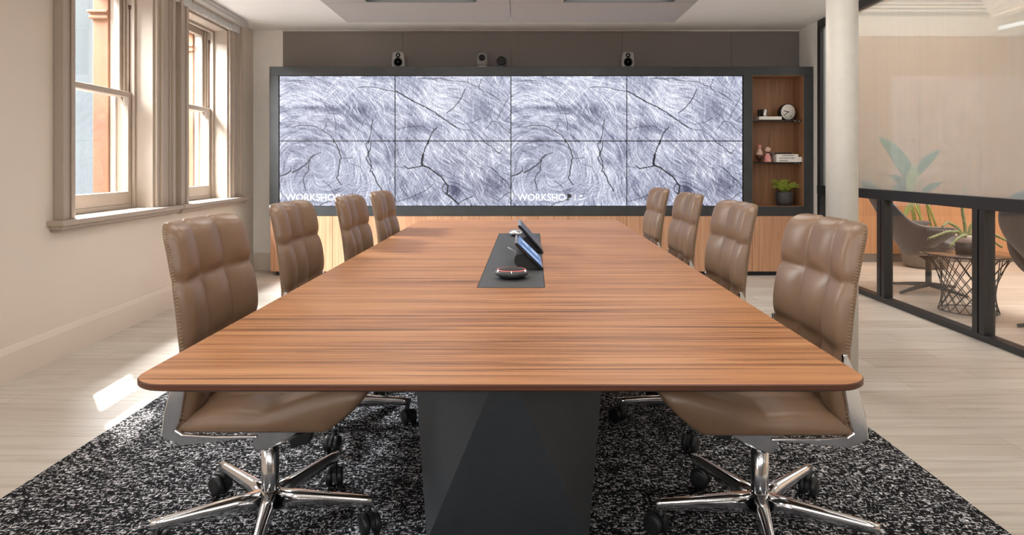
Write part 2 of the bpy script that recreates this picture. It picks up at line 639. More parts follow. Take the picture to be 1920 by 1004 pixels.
def window(idx, y0, y1, wn, wf, s0, s1, detailed=True):
    root = struct_empty('window_%d' % idx, LW_ORG, LW_ANG)
    mb = MB()
    casing(mb, y0, y1, WIN_Z[1], wn, wf)
    mb.build('window_casing', MAT['trimpaint'], root, bevel=.004)
    # sill with moulded nose
    mb = MB()
    mb.box(-.20, .095, s0, s1, .798, .83)
    mb.box(.0005, .072, s0 + .02, s1 - .02, .775, .7985)
    mb.box(.0005, .050, s0 + .04, s1 - .04, .755, .7755)
    mb.build('window_sill', MAT['trimpaint'], root, bevel=.006)
    # jamb lining with stops
    mb = MB()
    z1 = WIN_Z[1]
    for (ya, yb, sg) in ((y0, y0 + .02, 1), (y1 - .02, y1, -1)):
        mb.box(-.31, -.001, ya, yb, .83, z1)
        q0, q1 = (yb, yb + .022) if sg > 0 else (ya - .022, ya)
        mb.box(-.150, -.128, q0, q1, .83, z1)
        mb.box(-.215, -.200, q0, q1, .83, z1)
        mb.box(-.31, -.270, q0, q1, .83, z1)
    mb.box(-.31, -.001, y0 + .02, y1 - .02, z1 - .02, z1)
    mb.box(-.150, -.128, y0 + .02, y1 - .02, z1 - .045, z1 - .02)
    mb.box(-.31, -.270, y0 + .02, y1 - .02, z1 - .06, z1 - .02)
    mb.box(-.31, -.15, y0 + .02, y1 - .02, .83, .862)
    mb.build('window_jamb', MAT['trimpaint'], root, bevel=.003)

    def sash(name, xa, xb, za, zb, bot, top):
        ya, yb = y0 + .022, y1 - .022
        st = .058
        mb = MB()
        mb.box(xa, xb, ya, ya + st, za, zb)
        mb.box(xa, xb, yb - st, yb, za, zb)
        mb.box(xa, xb, ya + st, yb - st, za, za + bot)
        mb.box(xa, xb, ya + st, yb - st, zb - top, zb)
        o = mb.build(name, MAT['trimpaint'], root, bevel=.005)
        xm = (xa + xb) / 2
        bx(xm - .002, xm + .002, ya + st, yb - st, za + bot, zb - top).build('pane', MAT['glass'], o)
        return o
    lo = sash('lower_sash', -.198, -.152, .862, 1.715, .095, .042)
    up = sash('upper_sash', -.262, -.217, 1.675, z1 - .022, .042, .06)
    mb = MB()
    for yy in (y0 + .052, y1 - .052):
        mb.prism([(-.217, 1.60), (-.180, 1.60), (-.20, 1.64), (-.217, 1.675)], yy - .018, yy + .018, 'y')
    mb.build('sash_horn', MAT['trimpaint'], up)
    if detailed:
        yj = y1 - .021
        mb = MB()
        mb.tube([(-.176, yj, 1.72), (-.176, yj, 2.34), (-.176, yj, 2.36)], .005, 6)
        mb.tube([(-.176, yj, 2.355), (-.176, yj, 2.385)], .011, 8)
        mb.build('sash_cord', MAT['darkwood'], root)
    # stone reveal outside the sashes
    mb = MB()
    yb = y1 - .06
    mb.box(-.43, -.312, yb, y1 + .02, .75, 2.62)
    mb.box(-.45, -.306, yb - .022, y1 + .02, 2.27, 2.295)
    mb.box(-.445, -.309, yb - .014, y1 + .02, 2.295, 2.315)
    mb.box(-.46, -.306, yb - .03, y1 + .02, 2.315, 2.335)
    mb.box(-.43, -.312, y0 - .05, yb, 2.47, 2.62)
    mb.build('stone_reveal', MAT['stone'], root, bevel=.006)
    return root


window(1, 4.14, 5.16, .18, .225, 3.90, 5.455)
window(2, 5.71, 6.62, .225, .235, 5.47, 7.0)
window(3, .3, 1.4, .18, .18, .08, 1.62)
window(4, -1.7, -.6, .18, .18, -1.92, -.38)

# neighbour building seen through the panes
nb = bx(-7.6, -6.9, -2, 22, -2, 4.4).build('neighbour_building', MAT['facade'])
tag(nb, 'pale blue-grey neighbouring building outside the sash windows', 'building')

# roller blind over both windows
rb = thing('roller_blind', 'aluminium roller blind cassette at the ceiling above both sash windows', 'blind', LW_ORG, LW_ANG)
mb = MB()
mb.prism([(.012, CEIL - .002), (.012, CEIL - .03), (.062, CEIL - .075), (.105, CEIL - .060), (.112, CEIL - .040), (.095, CEIL - .002)], 3.6, 6.88, 'y')
mb.build('cassette', MAT['cassette'], rb, bevel=.003)
mb = MB()
for k in range(82):
    yy = 3.62 + k * .039
    mb.box(.036, .046, yy, yy + .034, CEIL - .150 + .006 * (k % 2), CEIL - .035)
mb.build('blind_fabric', MAT['blind'], rb)

# round column
col = struct(MB().lathe([(.078, 0), (.078, CEIL - .001)], (1.69, 3.5, 0), 48).build('column_round', MAT['column']))

# glass partition -----------------------------------------------------------
PA = -math.atan(0.012)
PX0 = 2.975
wr = struct_empty('wall_right', (PX0, 0, 0), PA)
Y0p, Y1p = YR, 6.86
D = .075
bx(0, D, Y0p, Y1p, 0, .045).build('bottom_rail', MAT['black'], wr, bevel=.003)
bx(-.004, D, Y0p, Y1p, .864, .948).build('mid_rail', MAT['black'], wr, bevel=.003)
bx(0, D, Y0p, Y1p, 2.565, CEIL - .001).build('top_rail', MAT['black'], wr, bevel=.003)
bx(0, D, Y1p - .07, Y1p, .045, 2.565).build('end_post', MAT['black'], wr, bevel=.003)
bx(0, D, Y0p, Y0p + .07, .045, 2.565).build('end_post', MAT['black'], wr, bevel=.003)
posts = [5.63, 4.41, 3.19, 1.97, .75, -.47, -1.69]
for yy in posts:
    mb = MB()
    mb.box(.0, D, yy - .06, yy - .008, .045, .864)
    mb.box(.0, D, yy + .008, yy + .06, .045, .864)
    mb.box(.02, D - .01, yy - .008, yy + .008, .045, .864)
    mb.build('mullion', MAT['black'], wr, bevel=.003)
ys = [Y1p - .07] + posts + [Y0p + .07]
for k in range(len(ys) - 1):
    a = ys[k + 1] + (.06 if k + 1 < len(ys) - 1 else 0)
    b = ys[k] - (.06 if k > 0 else 0)
    bx(D / 2 - .005, D / 2 + .005, a, b, .045, .864).build('lower_pane', MAT['glass'], wr)
bx(D / 2 - .005, D / 2 + .005, Y0p + .07, Y1p - .07, .948, 2.565).build('upper_pane', MAT['haze'], wr)

# ceiling raft with recessed lamps ---------------------------------------------
RZ = 2.55
raft = thing('acoustic_raft', 'grey acoustic ceiling raft hanging above the conference table', 'ceiling panel', (0, 0, RZ))
RX0, RX1, RY0, RY1 = -1.69, 1.51, -1.2, 6.51
SEAM = 5.72
for (ya, yb) in ((SEAM, RY1), (3.3, SEAM), (.9, 3.3), (RY0, .9)):
    for (xa, xb) in ((RX0, -.085), (-.085, RX1)):
        mb = MB()
        g = .0025
        xa_, xb_, ya_, yb_ = xa + g, xb - g, ya + g, yb - g
        lamp = None
        for (lx, ly) in LAMPS:
            if xa < lx < xb and ya < ly < yb:
                lamp = (lx, ly)
        if lamp:
            lx, ly = lamp
            l0, l1, m0, m1 = lx - .47, lx + .47, ly - .68, ly + .68
            mb.box(xa_, l0, ya_, yb_, 0, .05)
            mb.box(l1, xb_, ya_, yb_, 0, .05)
            mb.box(l0, l1, ya_, m0, 0, .05)
            mb.box(l0, l1, m1, yb_, 0, .05)
        else:
            mb.box(xa_, xb_, ya_, yb_, 0, .05)
        mb.build('raft_tile', MAT['raft'], raft)
for xx in (-1.2, 1.0):
    for yy in (-.6, 1.5, 4.2, 6.1):
        MB().tube([(xx, yy, .05), (xx, yy, CEIL - RZ)], .004, 6).build('hanger', MAT['satin'], raft)
names = ['far left', 'far right', 'middle left', 'middle right', 'rear left', 'rear right']
for k, (lx, ly) in enumerate(LAMPS):
    lab = ['recessed ceiling lamp in the raft tile left of centre, nearest the screens',
           'recessed ceiling lamp in the raft tile right of centre, nearest the screens'][k] if k < 2 else \
        'recessed ceiling lamp in the raft over the near part of the table'
    t = thing('recessed_lamp', lab, 'lamp', (lx, ly, RZ), 0, 'recessed lamps of the ceiling raft')
    mb = MB()
    for (a, b, c, d) in ((-.468, .468, -.678, -.665), (-.468, .468, .665, .678), (-.468, -.455, -.665, .665), (.455, .468, -.665, .665)):
        mb.box(a, b, c, d, -.004, .085)
    mb.build('lamp_frame', MAT['black'], t)
    bx(-.455, .455, -.665, .665, .075, .085).build('diffuser', MAT['lamp'], t)

# ------------------------------------------------------------------ acoustic wall panels
pxs = [530, 755, 959, 1167, 1371, 1498]
labs = ['charcoal cloth wall panel at the left end above the screens', 'charcoal cloth wall panel above the first two screens, behind the left loudspeaker',
        'charcoal cloth wall panel in the middle above the screens, right of the two cameras', 'charcoal cloth wall panel behind the right loudspeaker',
        'narrow charcoal cloth wall panel at the right end above the shelf niche']
for k in range(5):
    xa = (pxs[k] - 975) * 7.3 / 1250
    xb = (pxs[k + 1] - 975) * 7.3 / 1250
    o = bx(xa + .0015, xb - .0015, YB - .020, YB - .0005, 1.4, 2.622).build('acoustic_board', MAT['cloth'], bevel=.002)
    tag(o, labs[k], 'wall panel', 'charcoal cloth wall panels')

# ------------------------------------------------------------------ media cabinet with the screens
YS = 6.95
S = YS / 1250


def sx(px):
    return (px - 975) * S


def sz(py):
    return 1.16 - (py - 309) * S


cab = thing('media_cabinet', 'long wall cabinet with dark steel frame around the screens and oak doors below', 'cabinet', (0, YS, 0))
x0, x1 = sx(505), sx(1525)
zt, zb = sz(125), sz(405)
ix0, ix1 = sx(522.5), sx(1394)
iz0, iz1 = sz(387.5), sz(141.5)
nx0, nx1 = sx(1411), sx(1507)
mb = MB()
DEP = .33
mb.box(x0, x1, 0, DEP, iz1, zt)
mb.box(x0, x1, 0, DEP, zb, iz0)
mb.box(x0, ix0, 0, DEP, iz0, iz1)
mb.box(ix1, nx0, 0, DEP, iz0, iz1)
mb.box(nx1, x1, 0, DEP, iz0, iz1)
mb.build('frame', MAT['steel'], cab, bevel=.002)
bx(ix0, ix1, .06, .08, iz0, iz1).build('mounting_board', MAT['blackmatt'], cab)
# niche lining
mb = MB()
th = .012
mb.box(nx0, nx1, .25, .25 + th, iz0, iz1)
mb.box(nx0, nx0 + .004, .004, .25, iz0, iz1)
mb.box(nx1 - .004, nx1, .004, .25, iz0, iz1)
mb.box(nx0 + .004, nx1 - .004, .004, .25, iz1 - .004, iz1)
mb.box(nx0 + .004, nx1 - .004, .004, .25, iz0, iz0 + .004)
mb.build('niche_lining', MAT['niche'], cab)
for py in (224.6, 304.6):
    o = bx(nx0 + .005, nx1 - .005, .03, .248, sz(py) - .010, sz(py) + .002).build('shelf', MAT['gloss'], cab)
    for xx in (nx1 - .075, nx1 - .03):
        MB().tube([(xx, .035, sz(py) - .018), (xx, .035, sz(py) - .010)], .007, 8).build('shelf_stud', MAT['chrome'], o)
# doors
dps = [506.5, 623, 732, 850, 959, 1067, 1176, 1285, 1411, 1524]
for k in range(9):
    bx(sx(dps[k]) + .002, sx(dps[k + 1]) - .002, .004, .024, .045, zb - .003).build('door', MAT['door'], cab, bevel=.001)
bx(x0 + .01, x1 - .01, .024, DEP, .045, zb - .001).build('carcass', MAT['blackmatt'], cab)
bx(x0 + .06, x1 - .02, .03, DEP, 0, .045).build('toe_kick', MAT['blackmatt'], cab)

# picture shown twice on the video wall -------------------------------------------
PW, PH = 870, 490          # two samples per photo pixel over a 2 x 2 block


def make_picture():
    rng = np.random.default_rng(11)
    yy, xx = np.mgrid[0:PH, 0:PW].astype(np.float32)
    X, Y = xx / 2, yy / 2                  # 0..435, 0..245

    def smooth_noise(cx, cy, seed):
        r = np.random.default_rng(seed)
        g = r.random((int(PH / cy) + 3, int(PW / cx) + 3)).astype(np.float32)
        fx, fy = xx / cx, yy / cy
        i, j = fx.astype(int), fy.astype(int)
        u, v = fx - i, fy - j
        u = u * u * (3 - 2 * u)
        v = v * v * (3 - 2 * v)
        return (g[j, i] * (1 - u) + g[j, i + 1] * u) * (1 - v) + (g[j + 1, i] * (1 - u) + g[j + 1, i + 1] * u) * v
    # stroke direction: rings round a knot at lower left, raking strokes to the right
    dx, dy = X - 62, Y - 178
    ang_ring = np.arctan2(dx, -dy)
    k = 1 / (1 + np.exp(-(X - 205 + (Y - 120) * .25) / 34))
    near = np.exp(-(np.hypot(dx, dy) / 55) ** 2)
    ang_ring = ang_ring * 1.0 + near * 2.4 * (smooth_noise(60, 50, 41) - .2)
    ang_diag = np.radians(37) + .35 * (smooth_noise(120, 120, 3) - .5)
    c = np.cos(ang_ring) * (1 - k) + np.cos(ang_diag) * k
    s = np.sin(ang_ring) * (1 - k) + np.sin(ang_diag) * k
    a = np.arctan2(s, c) + 1.0 * (smooth_noise(90, 70, 5) - .5) + .6 * (smooth_noise(34, 30, 6) - .5)

    def lic(n, steps, off=0.0):
        acc = n.copy()
        for sg in (1, -1):
            px, py = xx.copy(), yy.copy()
            for _ in range(steps):
                i = np.clip(px, 0, PW - 1).astype(int)
                j = np.clip(py, 0, PH - 1).astype(int)
                px += sg * np.cos(a[j, i] + off)
                py += sg * np.sin(a[j, i] + off)
                i = np.clip(px, 0, PW - 1).astype(int)
                j = np.clip(py, 0, PH - 1).astype(int)
                acc += n[j, i]
        acc = acc / (2 * steps + 1)
        return (acc - acc.mean()) / acc.std()
    n1 = rng.random((PH, PW)).astype(np.float32)
    n2 = rng.random((PH, PW)).astype(np.float32)
    n3 = (rng.random((PH, PW)) > .9985).astype(np.float32)
    f1 = lic(n1, 14)
    f2 = lic(smooth_noise(3.2, 3.2, 9), 22)
    f5 = lic(rng.random((PH, PW)).astype(np.float32), 9, 1.15)
    f3 = lic(n3, 22, .9)
    f4 = lic((rng.random((PH, PW)) > .998).astype(np.float32), 30, -.25)
    grain = (n2 - .5) * 2
    big = smooth_noise(150, 110, 21) - .5
    mid = smooth_noise(46, 40, 22) - .5
    rings = np.sin(np.hypot(dx, dy * 1.15) / 5.2 + 5 * mid) * np.exp(-np.hypot(dx, dy) / 130)
    tone = .64 + .075 * f1 + .050 * f2 + .045 * f5 - .10 * np.clip((X - 250) / 180, 0, 1) * (.4 + mid) + .12 * big + .16 * mid + .09 * grain - .05 * np.clip(rings, 0, 1)
    tone += .10 * np.clip(f3 - 1, 0, 2.0) + .07 * np.clip(f4 - 1, 0, 2.0)
    for (cx, cy, rx, ry, d) in [(40, 178, 26, 14, .22), (95, 62, 90, 7, .16), (150, 88, 26, 20, .12), (245, 62, 16, 14, .14), (262, 96, 30, 10, .18), (225, 150, 14, 22, .14),
                                (330, 215, 12, 16, .42), (250, 205, 26, 22, .10), (405, 205, 26, 28, .18), (385, 62, 30, 22, .10), (110, 218, 20, 8, .16), (260, 230, 30, 8, .18)]:
        tone -= d * np.exp(-((X - cx) / rx) ** 2 - ((Y - cy) / ry) ** 2)
    tone = tone.mean() + (tone - tone.mean()) * (1 - .35 * near)
    rr = np.hypot(dx, dy * 1.25)
    fade = 1 / (1 + np.exp((X - 215) / 14)) / (1 + np.exp((Y - 170) / 12))
    for (r0, wd, d) in ((148, 4, .13), (128, 3, .10), (118, 5, .12), (96, 3, .12), (72, 4, .13), (58, 3, .10), (168, 4, .08)):
        tone -= d * fade * np.exp(-((rr + 10 * (smooth_noise(30, 24, int(r0)) - .5) - r0) / wd) ** 2) * (.4 + 1.1 * smooth_noise(26, 20, int(r0) + 1))
    sc = random.Random(12)
    for q in range(46):            # pale scratches fanning out near the top
        cx, cy = sc.gauss(150, 40), sc.gauss(45, 26)
        if q > 24:
            cx, cy = sc.uniform(230, 420), sc.uniform(120, 240)
        an = sc.choice((-1.0, -.7, 1.0, .6, 1.4)) + sc.uniform(-.25, .25)
        ln_ = sc.uniform(10, 34)
        u_ = (X - cx) * math.cos(an) + (Y - cy) * math.sin(an)
        v_ = -(X - cx) * math.sin(an) + (Y - cy) * math.cos(an)
        tone += .20 * np.exp(-(v_ / .75) ** 2) * np.clip(1 - (u_ / ln_) ** 2, 0, 1)
    # cracks
    Z = [(520, 138), (738, 138), (520, 262), (738, 262)]
    SCL = 1704 / 224
    cr = [
        (0, 1.0, [(180, 770), (320, 742), (470, 748), (560, 770), (650, 820), (740, 880), (790, 945), (800, 985)]),
        (2, 1.2, [(795, 0), (845, 70), (880, 160), (910, 258), (885, 290), (890, 340), (865, 440), (865, 510), (840, 545), (915, 650)]),
        (2, .7, [(915, 262), (1000, 262), (1075, 250)]), (2, .6, [(1030, 335), (1180, 390)]),
        (0, 1.0, [(1365, 660), (1340, 770), (1335, 850), (1310, 950), (1300, 990)]),
        (2, 1.0, [(1310, 10), (1265, 50), (1275, 120), (1300, 160), (1290, 220), (1265, 270), (1300, 330), (1340, 390)]),
        (2, 1.2, [(1335, 30), (1330, 120), (1305, 190), (1300, 240), (1330, 300), (1340, 390), (1320, 450), (1350, 460), (1390, 530), (1430, 630), (1500, 740)]),
        (2, .7, [(1340, 390), (1370, 430), (1350, 460)]),
        (2, 1.6, [(35, 520), (120, 490), (185, 440)]), (2, 1.5, [(210, 470), (330, 400), (420, 335), (465, 260), (530, 210)]), (2, .8, [(530, 210), (620, 180)]),
        (2, 1.0, [(465, 290), (440, 350), (440, 440), (370, 530), (360, 580), (380, 640), (400, 740)]), (2, .8, [(185, 440), (180, 370)]),
        (0, .8, [(1150, 190), (1300, 185), (1450, 200), (1560, 230), (1690, 255)]),
        (1, 1.4, [(25, 250), (100, 285), (150, 325), (300, 405), (450, 475), (570, 545), (700, 640), (800, 710), (900, 775)]), (1, .7, [(900, 775), (1000, 810), (1100, 812)]),
        (1, 1.0, [(1020, 215), (975, 330), (930, 400), (830, 510), (750, 570)]),
        (1, .8, [(370, 60), (560, 70), (650, 60), (820, 95), (960, 105), (1050, 120), (1210, 185), (1290, 265)]), (1, .8, [(1310, 245), (1430, 315), (1540, 400)]),
        (1, .6, [(1060, 45), (1062, 115)]), (1, .7, [(1255, 75), (1220, 180)]),
        (1, 1.3, [(615, 770), (550, 840), (510, 930), (490, 1000)]),
        (3, 1.4, [(500, 0), (470, 70), (440, 130), (415, 200)]), (3, 3.0, [(415, 210), (405, 270), (395, 330), (405, 365)]),
        (3, 1.3, [(405, 370), (300, 395), (200, 415), (140, 370)]), (3, .6, [(140, 400), (0, 385)]),
        (3, 1.8, [(405, 365), (500, 400), (590, 470), (680, 530), (730, 610), (775, 660)]), (3, 1.0, [(740, 620), (690, 690), (700, 740), (760, 790)]),
        (3, 2.6, [(740, 770), (830, 840), (930, 930)]), (3, 2.2, [(770, 680), (765, 760)]),
        (3, 1.0, [(930, 920), (1000, 870), (1140, 810)]),
        (1, .6, [(1100, 810), (1200, 880), (1320, 990)]), (3, .9, [(1330, 40), (1420, 110), (1500, 195), (1560, 140)]),
        (3, .5, [(640, 30), (760, 160), (900, 320), (1050, 520)]), (3, .6, [(860, 90), (990, 210), (1100, 300), (1200, 400), (1280, 410)]),
        (3, 1.0, [(1380, 380), (1450, 450), (1540, 540), (1600, 590), (1690, 710)]), (3, .5, [(490, 430), (560, 580), (660, 790)]),
        (3, .7, [(40, 890), (250, 830), (450, 730), (560, 640)]), (1, .6, [(1260, 630), (1150, 690), (980, 730)]),
        (1, .8, [(1320, 800), (1410, 680), (1470, 690), (1560, 770), (1690, 880)]), (2, 1.0, [(600, 950), (660, 910), (760, 880), (860, 850)]),
        (1, .6, [(25, 800), (200, 765), (380, 750), (450, 770)]), (1, .8, [(1690, 570), (1600, 680)]), (1, .7, [(1640, 350), (1560, 500), (1480, 660)]),
        (1, .6, [(1430, 470), (1370, 560), (1350, 630)]), (2, .7, [(640, 590), (730, 650), (800, 760)]), (0, .7, [(700, 690), (680, 770), (650, 815)]),
        (0, .6, [(25, 100), (200, 95), (370, 90)]), (0, .7, [(600, 350), (690, 460), (740, 580)]), (0, .7, [(800, 580), (830, 700), (830, 820)]),
        (3, .8, [(1500, 880), (1620, 770), (1690, 745)]), (2, .8, [(40, 600), (70, 540)]), (2, .6, [(40, 740), (75, 830)]), (3, .6, [(1480, 700), (1560, 650)]),
    ]
    dark = np.zeros((PH, PW), np.float32)
    jr = random.Random(5)
    for (zi, w, pts) in cr:
        ox, oy = Z[zi]
        P = [((px / SCL + ox - 523) * 2, (py / SCL + oy - 142) * 2) for px, py in pts]
        Q = [P[0]]
        for (ax, ay), (bx_, by_) in zip(P[:-1], P[1:]):
            n = max(1, int(math.hypot(bx_ - ax, by_ - ay) / 7))
            for q in range(1, n + 1):
                t = q / n
                jt = 0 if q == n else 1.1
                Q.append((ax + (bx_ - ax) * t + jr.uniform(-jt, jt), ay + (by_ - ay) * t + jr.uniform(-jt, jt)))
        for (ax, ay), (bx_, by_) in zip(Q[:-1], Q[1:]):
            pad = 8
            i0, i1 = int(max(0, min(ax, bx_) - pad)), int(min(PW, max(ax, bx_) + pad))
            j0, j1 = int(max(0, min(ay, by_) - pad)), int(min(PH, max(ay, by_) + pad))
            if i1 <= i0 or j1 <= j0:
                continue
            gx, gy = xx[j0:j1, i0:i1], yy[j0:j1, i0:i1]
            ex, ey = bx_ - ax, by_ - ay
            L = ex * ex + ey * ey + 1e-6
            t = np.clip(((gx - ax) * ex + (gy - ay) * ey) / L, 0, 1)
            d = np.hypot(gx - ax - t * ex, gy - ay - t * ey)
            ww = w * 1.0 * jr.uniform(.75, 1.25)
            val = np.clip(1 - (d - ww) / 1.0, 0, 1) * min(1.0, .1 + .75 * w)
            dark[j0:j1, i0:i1] = np.maximum(dark[j0:j1, i0:i1], val)
    tone = np.clip(tone, .12, 1.08)
    lo = np.array([66, 69, 98]) / 255
    hi = np.array([226, 231, 249]) / 255
    tt = np.clip((tone - .26) / .54, 0, 1.2)[..., None]
    col = lo + (hi - lo) * tt
    warm = np.clip(.25 + 1.4 * (smooth_noise(110, 90, 33) - .45), 0, 1)[..., None] * np.clip((X - 120) / 250, .25, 1)[..., None]
    col = col * (1 - .35 * warm) + (col * np.array([1.03, .985, .96])) * (.35 * warm)
    col = np.clip(col, 0, 1)
    col = col * (1 - dark[..., None]) + np.array([22, 23, 34]) / 255 * dark[..., None]
    return np.where(col <= .04045, col / 12.92, ((col + .055) / 1.055) ** 2.4).astype(np.float32)


PIC = make_picture()
PWm, PHm = 217.5 * S, 122.5 * S
NU, NV = 380, 214


def panel_mesh(ci, ri):
    bez = .0048
    w, h = PWm, PHm
    us = np.linspace(0, 1, NU)
    vs = np.linspace(0, 1, NV)
    U, V = np.meshgrid(us, vs)
    vx = bez + U * (w - 2 * bez)
    vz = h - bez - V * (h - 2 * bez)
    co = np.stack([vx, np.zeros_like(vx), vz], -1).reshape(-1, 3)
    idx = np.arange(NU * NV).reshape(NV, NU)
    quads = np.stack([idx[:-1, :-1], idx[1:, :-1], idx[1:, 1:], idx[:-1, 1:]], -1).reshape(-1, 4)
    me = bpy.data.meshes.new('picture')
    me.from_pydata(co.tolist(), [], quads.tolist())
    px = np.clip(((ci + U) * PW / 2), 0, PW - 1.01)
    py = np.clip(((ri + V) * PH / 2), 0, PH - 1.01)
    i, j = px.astype(int), py.astype(int)
    fu, fv = (px - i)[..., None], (py - j)[..., None]
    c = (PIC[j, i] * (1 - fu) + PIC[j, i + 1] * fu) * (1 - fv) + (PIC[j + 1, i] * (1 - fu) + PIC[j + 1, i + 1] * fu) * fv
    rgba = np.concatenate([c, np.ones_like(c[..., :1])], -1).reshape(-1).astype(np.float32)
    at = me.attributes.new('picture', 'FLOAT_COLOR', 'POINT')
    at.data.foreach_set('color', rgba)
    me.materials.append(MAT['picture'])
    return me


pm = {(c_, r_): panel_mesh(c_, r_) for c_ in range(2) for r_ in range(2)}
row_n = ['upper', 'lower']
col_n = ['at the left end', 'second from the left end', 'third from the left end', 'beside the shelf niche']
for c_ in range(4):
    for r_ in range(2):
        t = thing('display_panel', '%s row video wall panel showing cracked grey wood, %s' % (row_n[r_], col_n[c_]), 'screen',
                  (sx(523) + c_ * PWm, YS + .008, sz(142) - (r_ + 1) * PHm), 0, 'display panels of the video wall')
        bx(.0004, PWm - .0004, .002, .05, .0004, PHm - .0004).build('bezel', MAT['blackmatt'], t)
        o = bpy.data.objects.new('screen', pm[(c_ % 2, r_)])
        o.location = (0, .001, 0)
        C.objects.link(o)
        o.parent = t
        if r_ == 1 and c_ in (0, 2):
            base = 535 if c_ == 0 else 970.5
            lx = (base - 523) * S - c_ * PWm
            lz = (387 - 376.3) * S
            th_ = 12.3 * S / .70
            word = text('title_lettering', 'WORKSHOP' if c_ == 0 else 'WORKSHO', th_, (lx, -.001, lz), (PI / 2, 0, 0), MAT['textwhite'], t)
            bpy.context.view_layer.update()
            want = (103 if c_ == 0 else 90.5) * S
            word.scale = (want / word.dimensions.x, 1, 1)
            if c_ == 2:
                w2 = text('dark_letter', 'P', th_, (lx + 92.3 * S, -.001, lz), (PI / 2, 0, 0), MAT['textdark'], t)
                w2.scale = (want / word.dimensions.x * 1.0, 1, 1)
                mbk = MB()
                mbk.box(lx + 93.5 * S, lx + 99 * S, -.0016, -.0006, lz + 5.5 * S, lz + 11.5 * S)
                mbk.build('dark_letter_counter', MAT['textdark'], t)
            mb = MB()
            bxx = lx + (108.3 if c_ == 0 else 108) * S
            mb.box(bxx - .8 * S, bxx + .8 * S, -.0014, -.0006, lz, lz + 12 * S)
            mb.build('title_bar', MAT['textwhite'], t)
            mb = MB()
            gx = bxx + (9 if c_ == 0 else 8) * S
            mb.prism([(gx, lz + 6 * S), (gx + 2 * S, lz + 7 * S), (gx + 6 * S, lz + 6.2 * S), (gx + 4.6 * S, lz + 8 * S), (gx + 7 * S, lz + 11 * S),
                      (gx + 4 * S, lz + 9.5 * S), (gx + .5 * S, lz + 11 * S), (gx + 1.6 * S, lz + 8.6 * S)], -.0014, -.0006, 'y')
            mb.build('title_star', MAT['textwhite'], t)
            mb = MB()
            mb.prism([(gx, lz + 0), (gx + 13 * S, lz + 4.2 * S), (gx + 12.5 * S, lz + 5.2 * S), (gx + 3 * S, lz + 3 * S), (gx, lz + 3.4 * S)], -.0014, -.0006, 'y')
            mb.build('title_mark', MAT['textwhite'], t)

# ------------------------------------------------------------------ things on top of the cabinet


def loudspeaker(px, lab):
    t = thing('loudspeaker', lab, 'speaker', ((px - 975) * 7.05 / 1250, 7.10, zt), 0, 'loudspeakers on the cabinet top')
    mb = MB()
    w, h = .066, .165
    ring = []
    for k in range(40):
        a = 2 * PI * k / 40
        cx, cz = math.cos(a), math.sin(a)
        x = w * math.copysign(abs(cx) ** .34, cx)
        z = h / 2 * math.copysign(abs(cz) ** .30, cz)
        x *= 1 - .10 * (z / (h / 2))
        ring.append((x, z + h / 2))
    layers = [(-.060, .90), (-.056, .97), (-.045, 1.0), (.04, .96), (.06, .80)]
    vs, fs = [], []
    for (yy, s_) in layers:
        vs += [(x * s_, yy, (z - h / 2) * s_ + h / 2 + .006) for x, z in ring]
    n = 40
    for i in range(len(layers) - 1):
        for j in range(n):
            fs.append((i * n + j, i * n + (j + 1) % n, (i + 1) * n + (j + 1) % n, (i + 1) * n + j))
    fs.append(tuple(range(n)))
    fs.append(tuple((len(layers) - 1) * n + j for j in range(n - 1, -1, -1)))
    mb.add(vs, fs, 0, True)
    mb.build('cabinet', MAT['spk'], t)
    R = Matrix.Translation((0, -.060, .062)) @ Matrix.Rotation(PI / 2, 4, 'X')
    MB().lathe([(.047, 0), (.047, .003), (.043, .004), (.036, -.0), (.014, -.0005), (.012, .003), (0, .004)], n=32, mat=R).build('woofer', MAT['lens'], t)
    R = Matrix.Translation((0, -.060, .134)) @ Matrix.Rotation(PI / 2, 4, 'X')
    MB().lathe([(.026, 0), (.024, .002), (.010, .001), (.009, .002)], n=24, mat=R).lathe([(.009, .002), (.006, .005), (0, .006)], n=24, mi=1, mat=R).build('tweeter', [MAT['lens'], MAT['satin']], t)
    bx(-.045, .045, -.04, .04, 0, .008).build('foot', MAT['blackmatt'], t)
    return t


loudspeaker(746.5, 'small grey loudspeaker on the left half of the cabinet top')
loudspeaker(1177.5, 'small grey loudspeaker on the right half of the cabinet top')

t = thing('dome_camera', 'larger dark pan-tilt camera with domed head on the cabinet top', 'camera', ((904 - 975) * 7.08 / 1250, 7.12, zt))
MB().lathe([(.070, 0), (.072, .008), (.066, .020), (.058, .030), (.05, .034)], n=32).build('base', MAT['satin'], t)
mb = MB()
mb.lathe([(.046, .034), (.060, .05), (.058, .12), (.050, .155), (.034, .170), (0, .174)], n=32)
mb.build('head', MAT['spk'], t)
R = Matrix.Translation((0.0, -.052, .11)) @ Matrix.Rotation(PI / 2, 4, 'X')
MB().lathe([(.034, 0), (.034, .018), (.026, .022), (.022, .015), (0, .018)], n=28, mat=R).build('lens', MAT['lens'], t)
t = thing('bracket_camera', 'smaller black round camera on a flat bracket beside the dome camera', 'camera', ((940 - 975) * 7.08 / 1250, 7.12, zt))
mb = MB()
mb.box(-.095, .11, -.03, .05, 0, .008)
mb.box(-.055, .055, .005, .02, .008, .11)
mb.build('bracket', MAT['black'], t, bevel=.003)
R = Matrix.Translation((0.0, .005, .085)) @ Matrix.Rotation(PI / 2, 4, 'X')
MB().lathe([(.046, 0), (.046, .035), (.040, .042), (.030, .036), (.024, .040), (.012, .034), (0, .036)], n=32, mat=R).build('lens', MAT['lens'], t)
R = Matrix.Translation((0.0, -.03, .016)) @ Matrix.Rotation(PI / 2, 4, 'X')
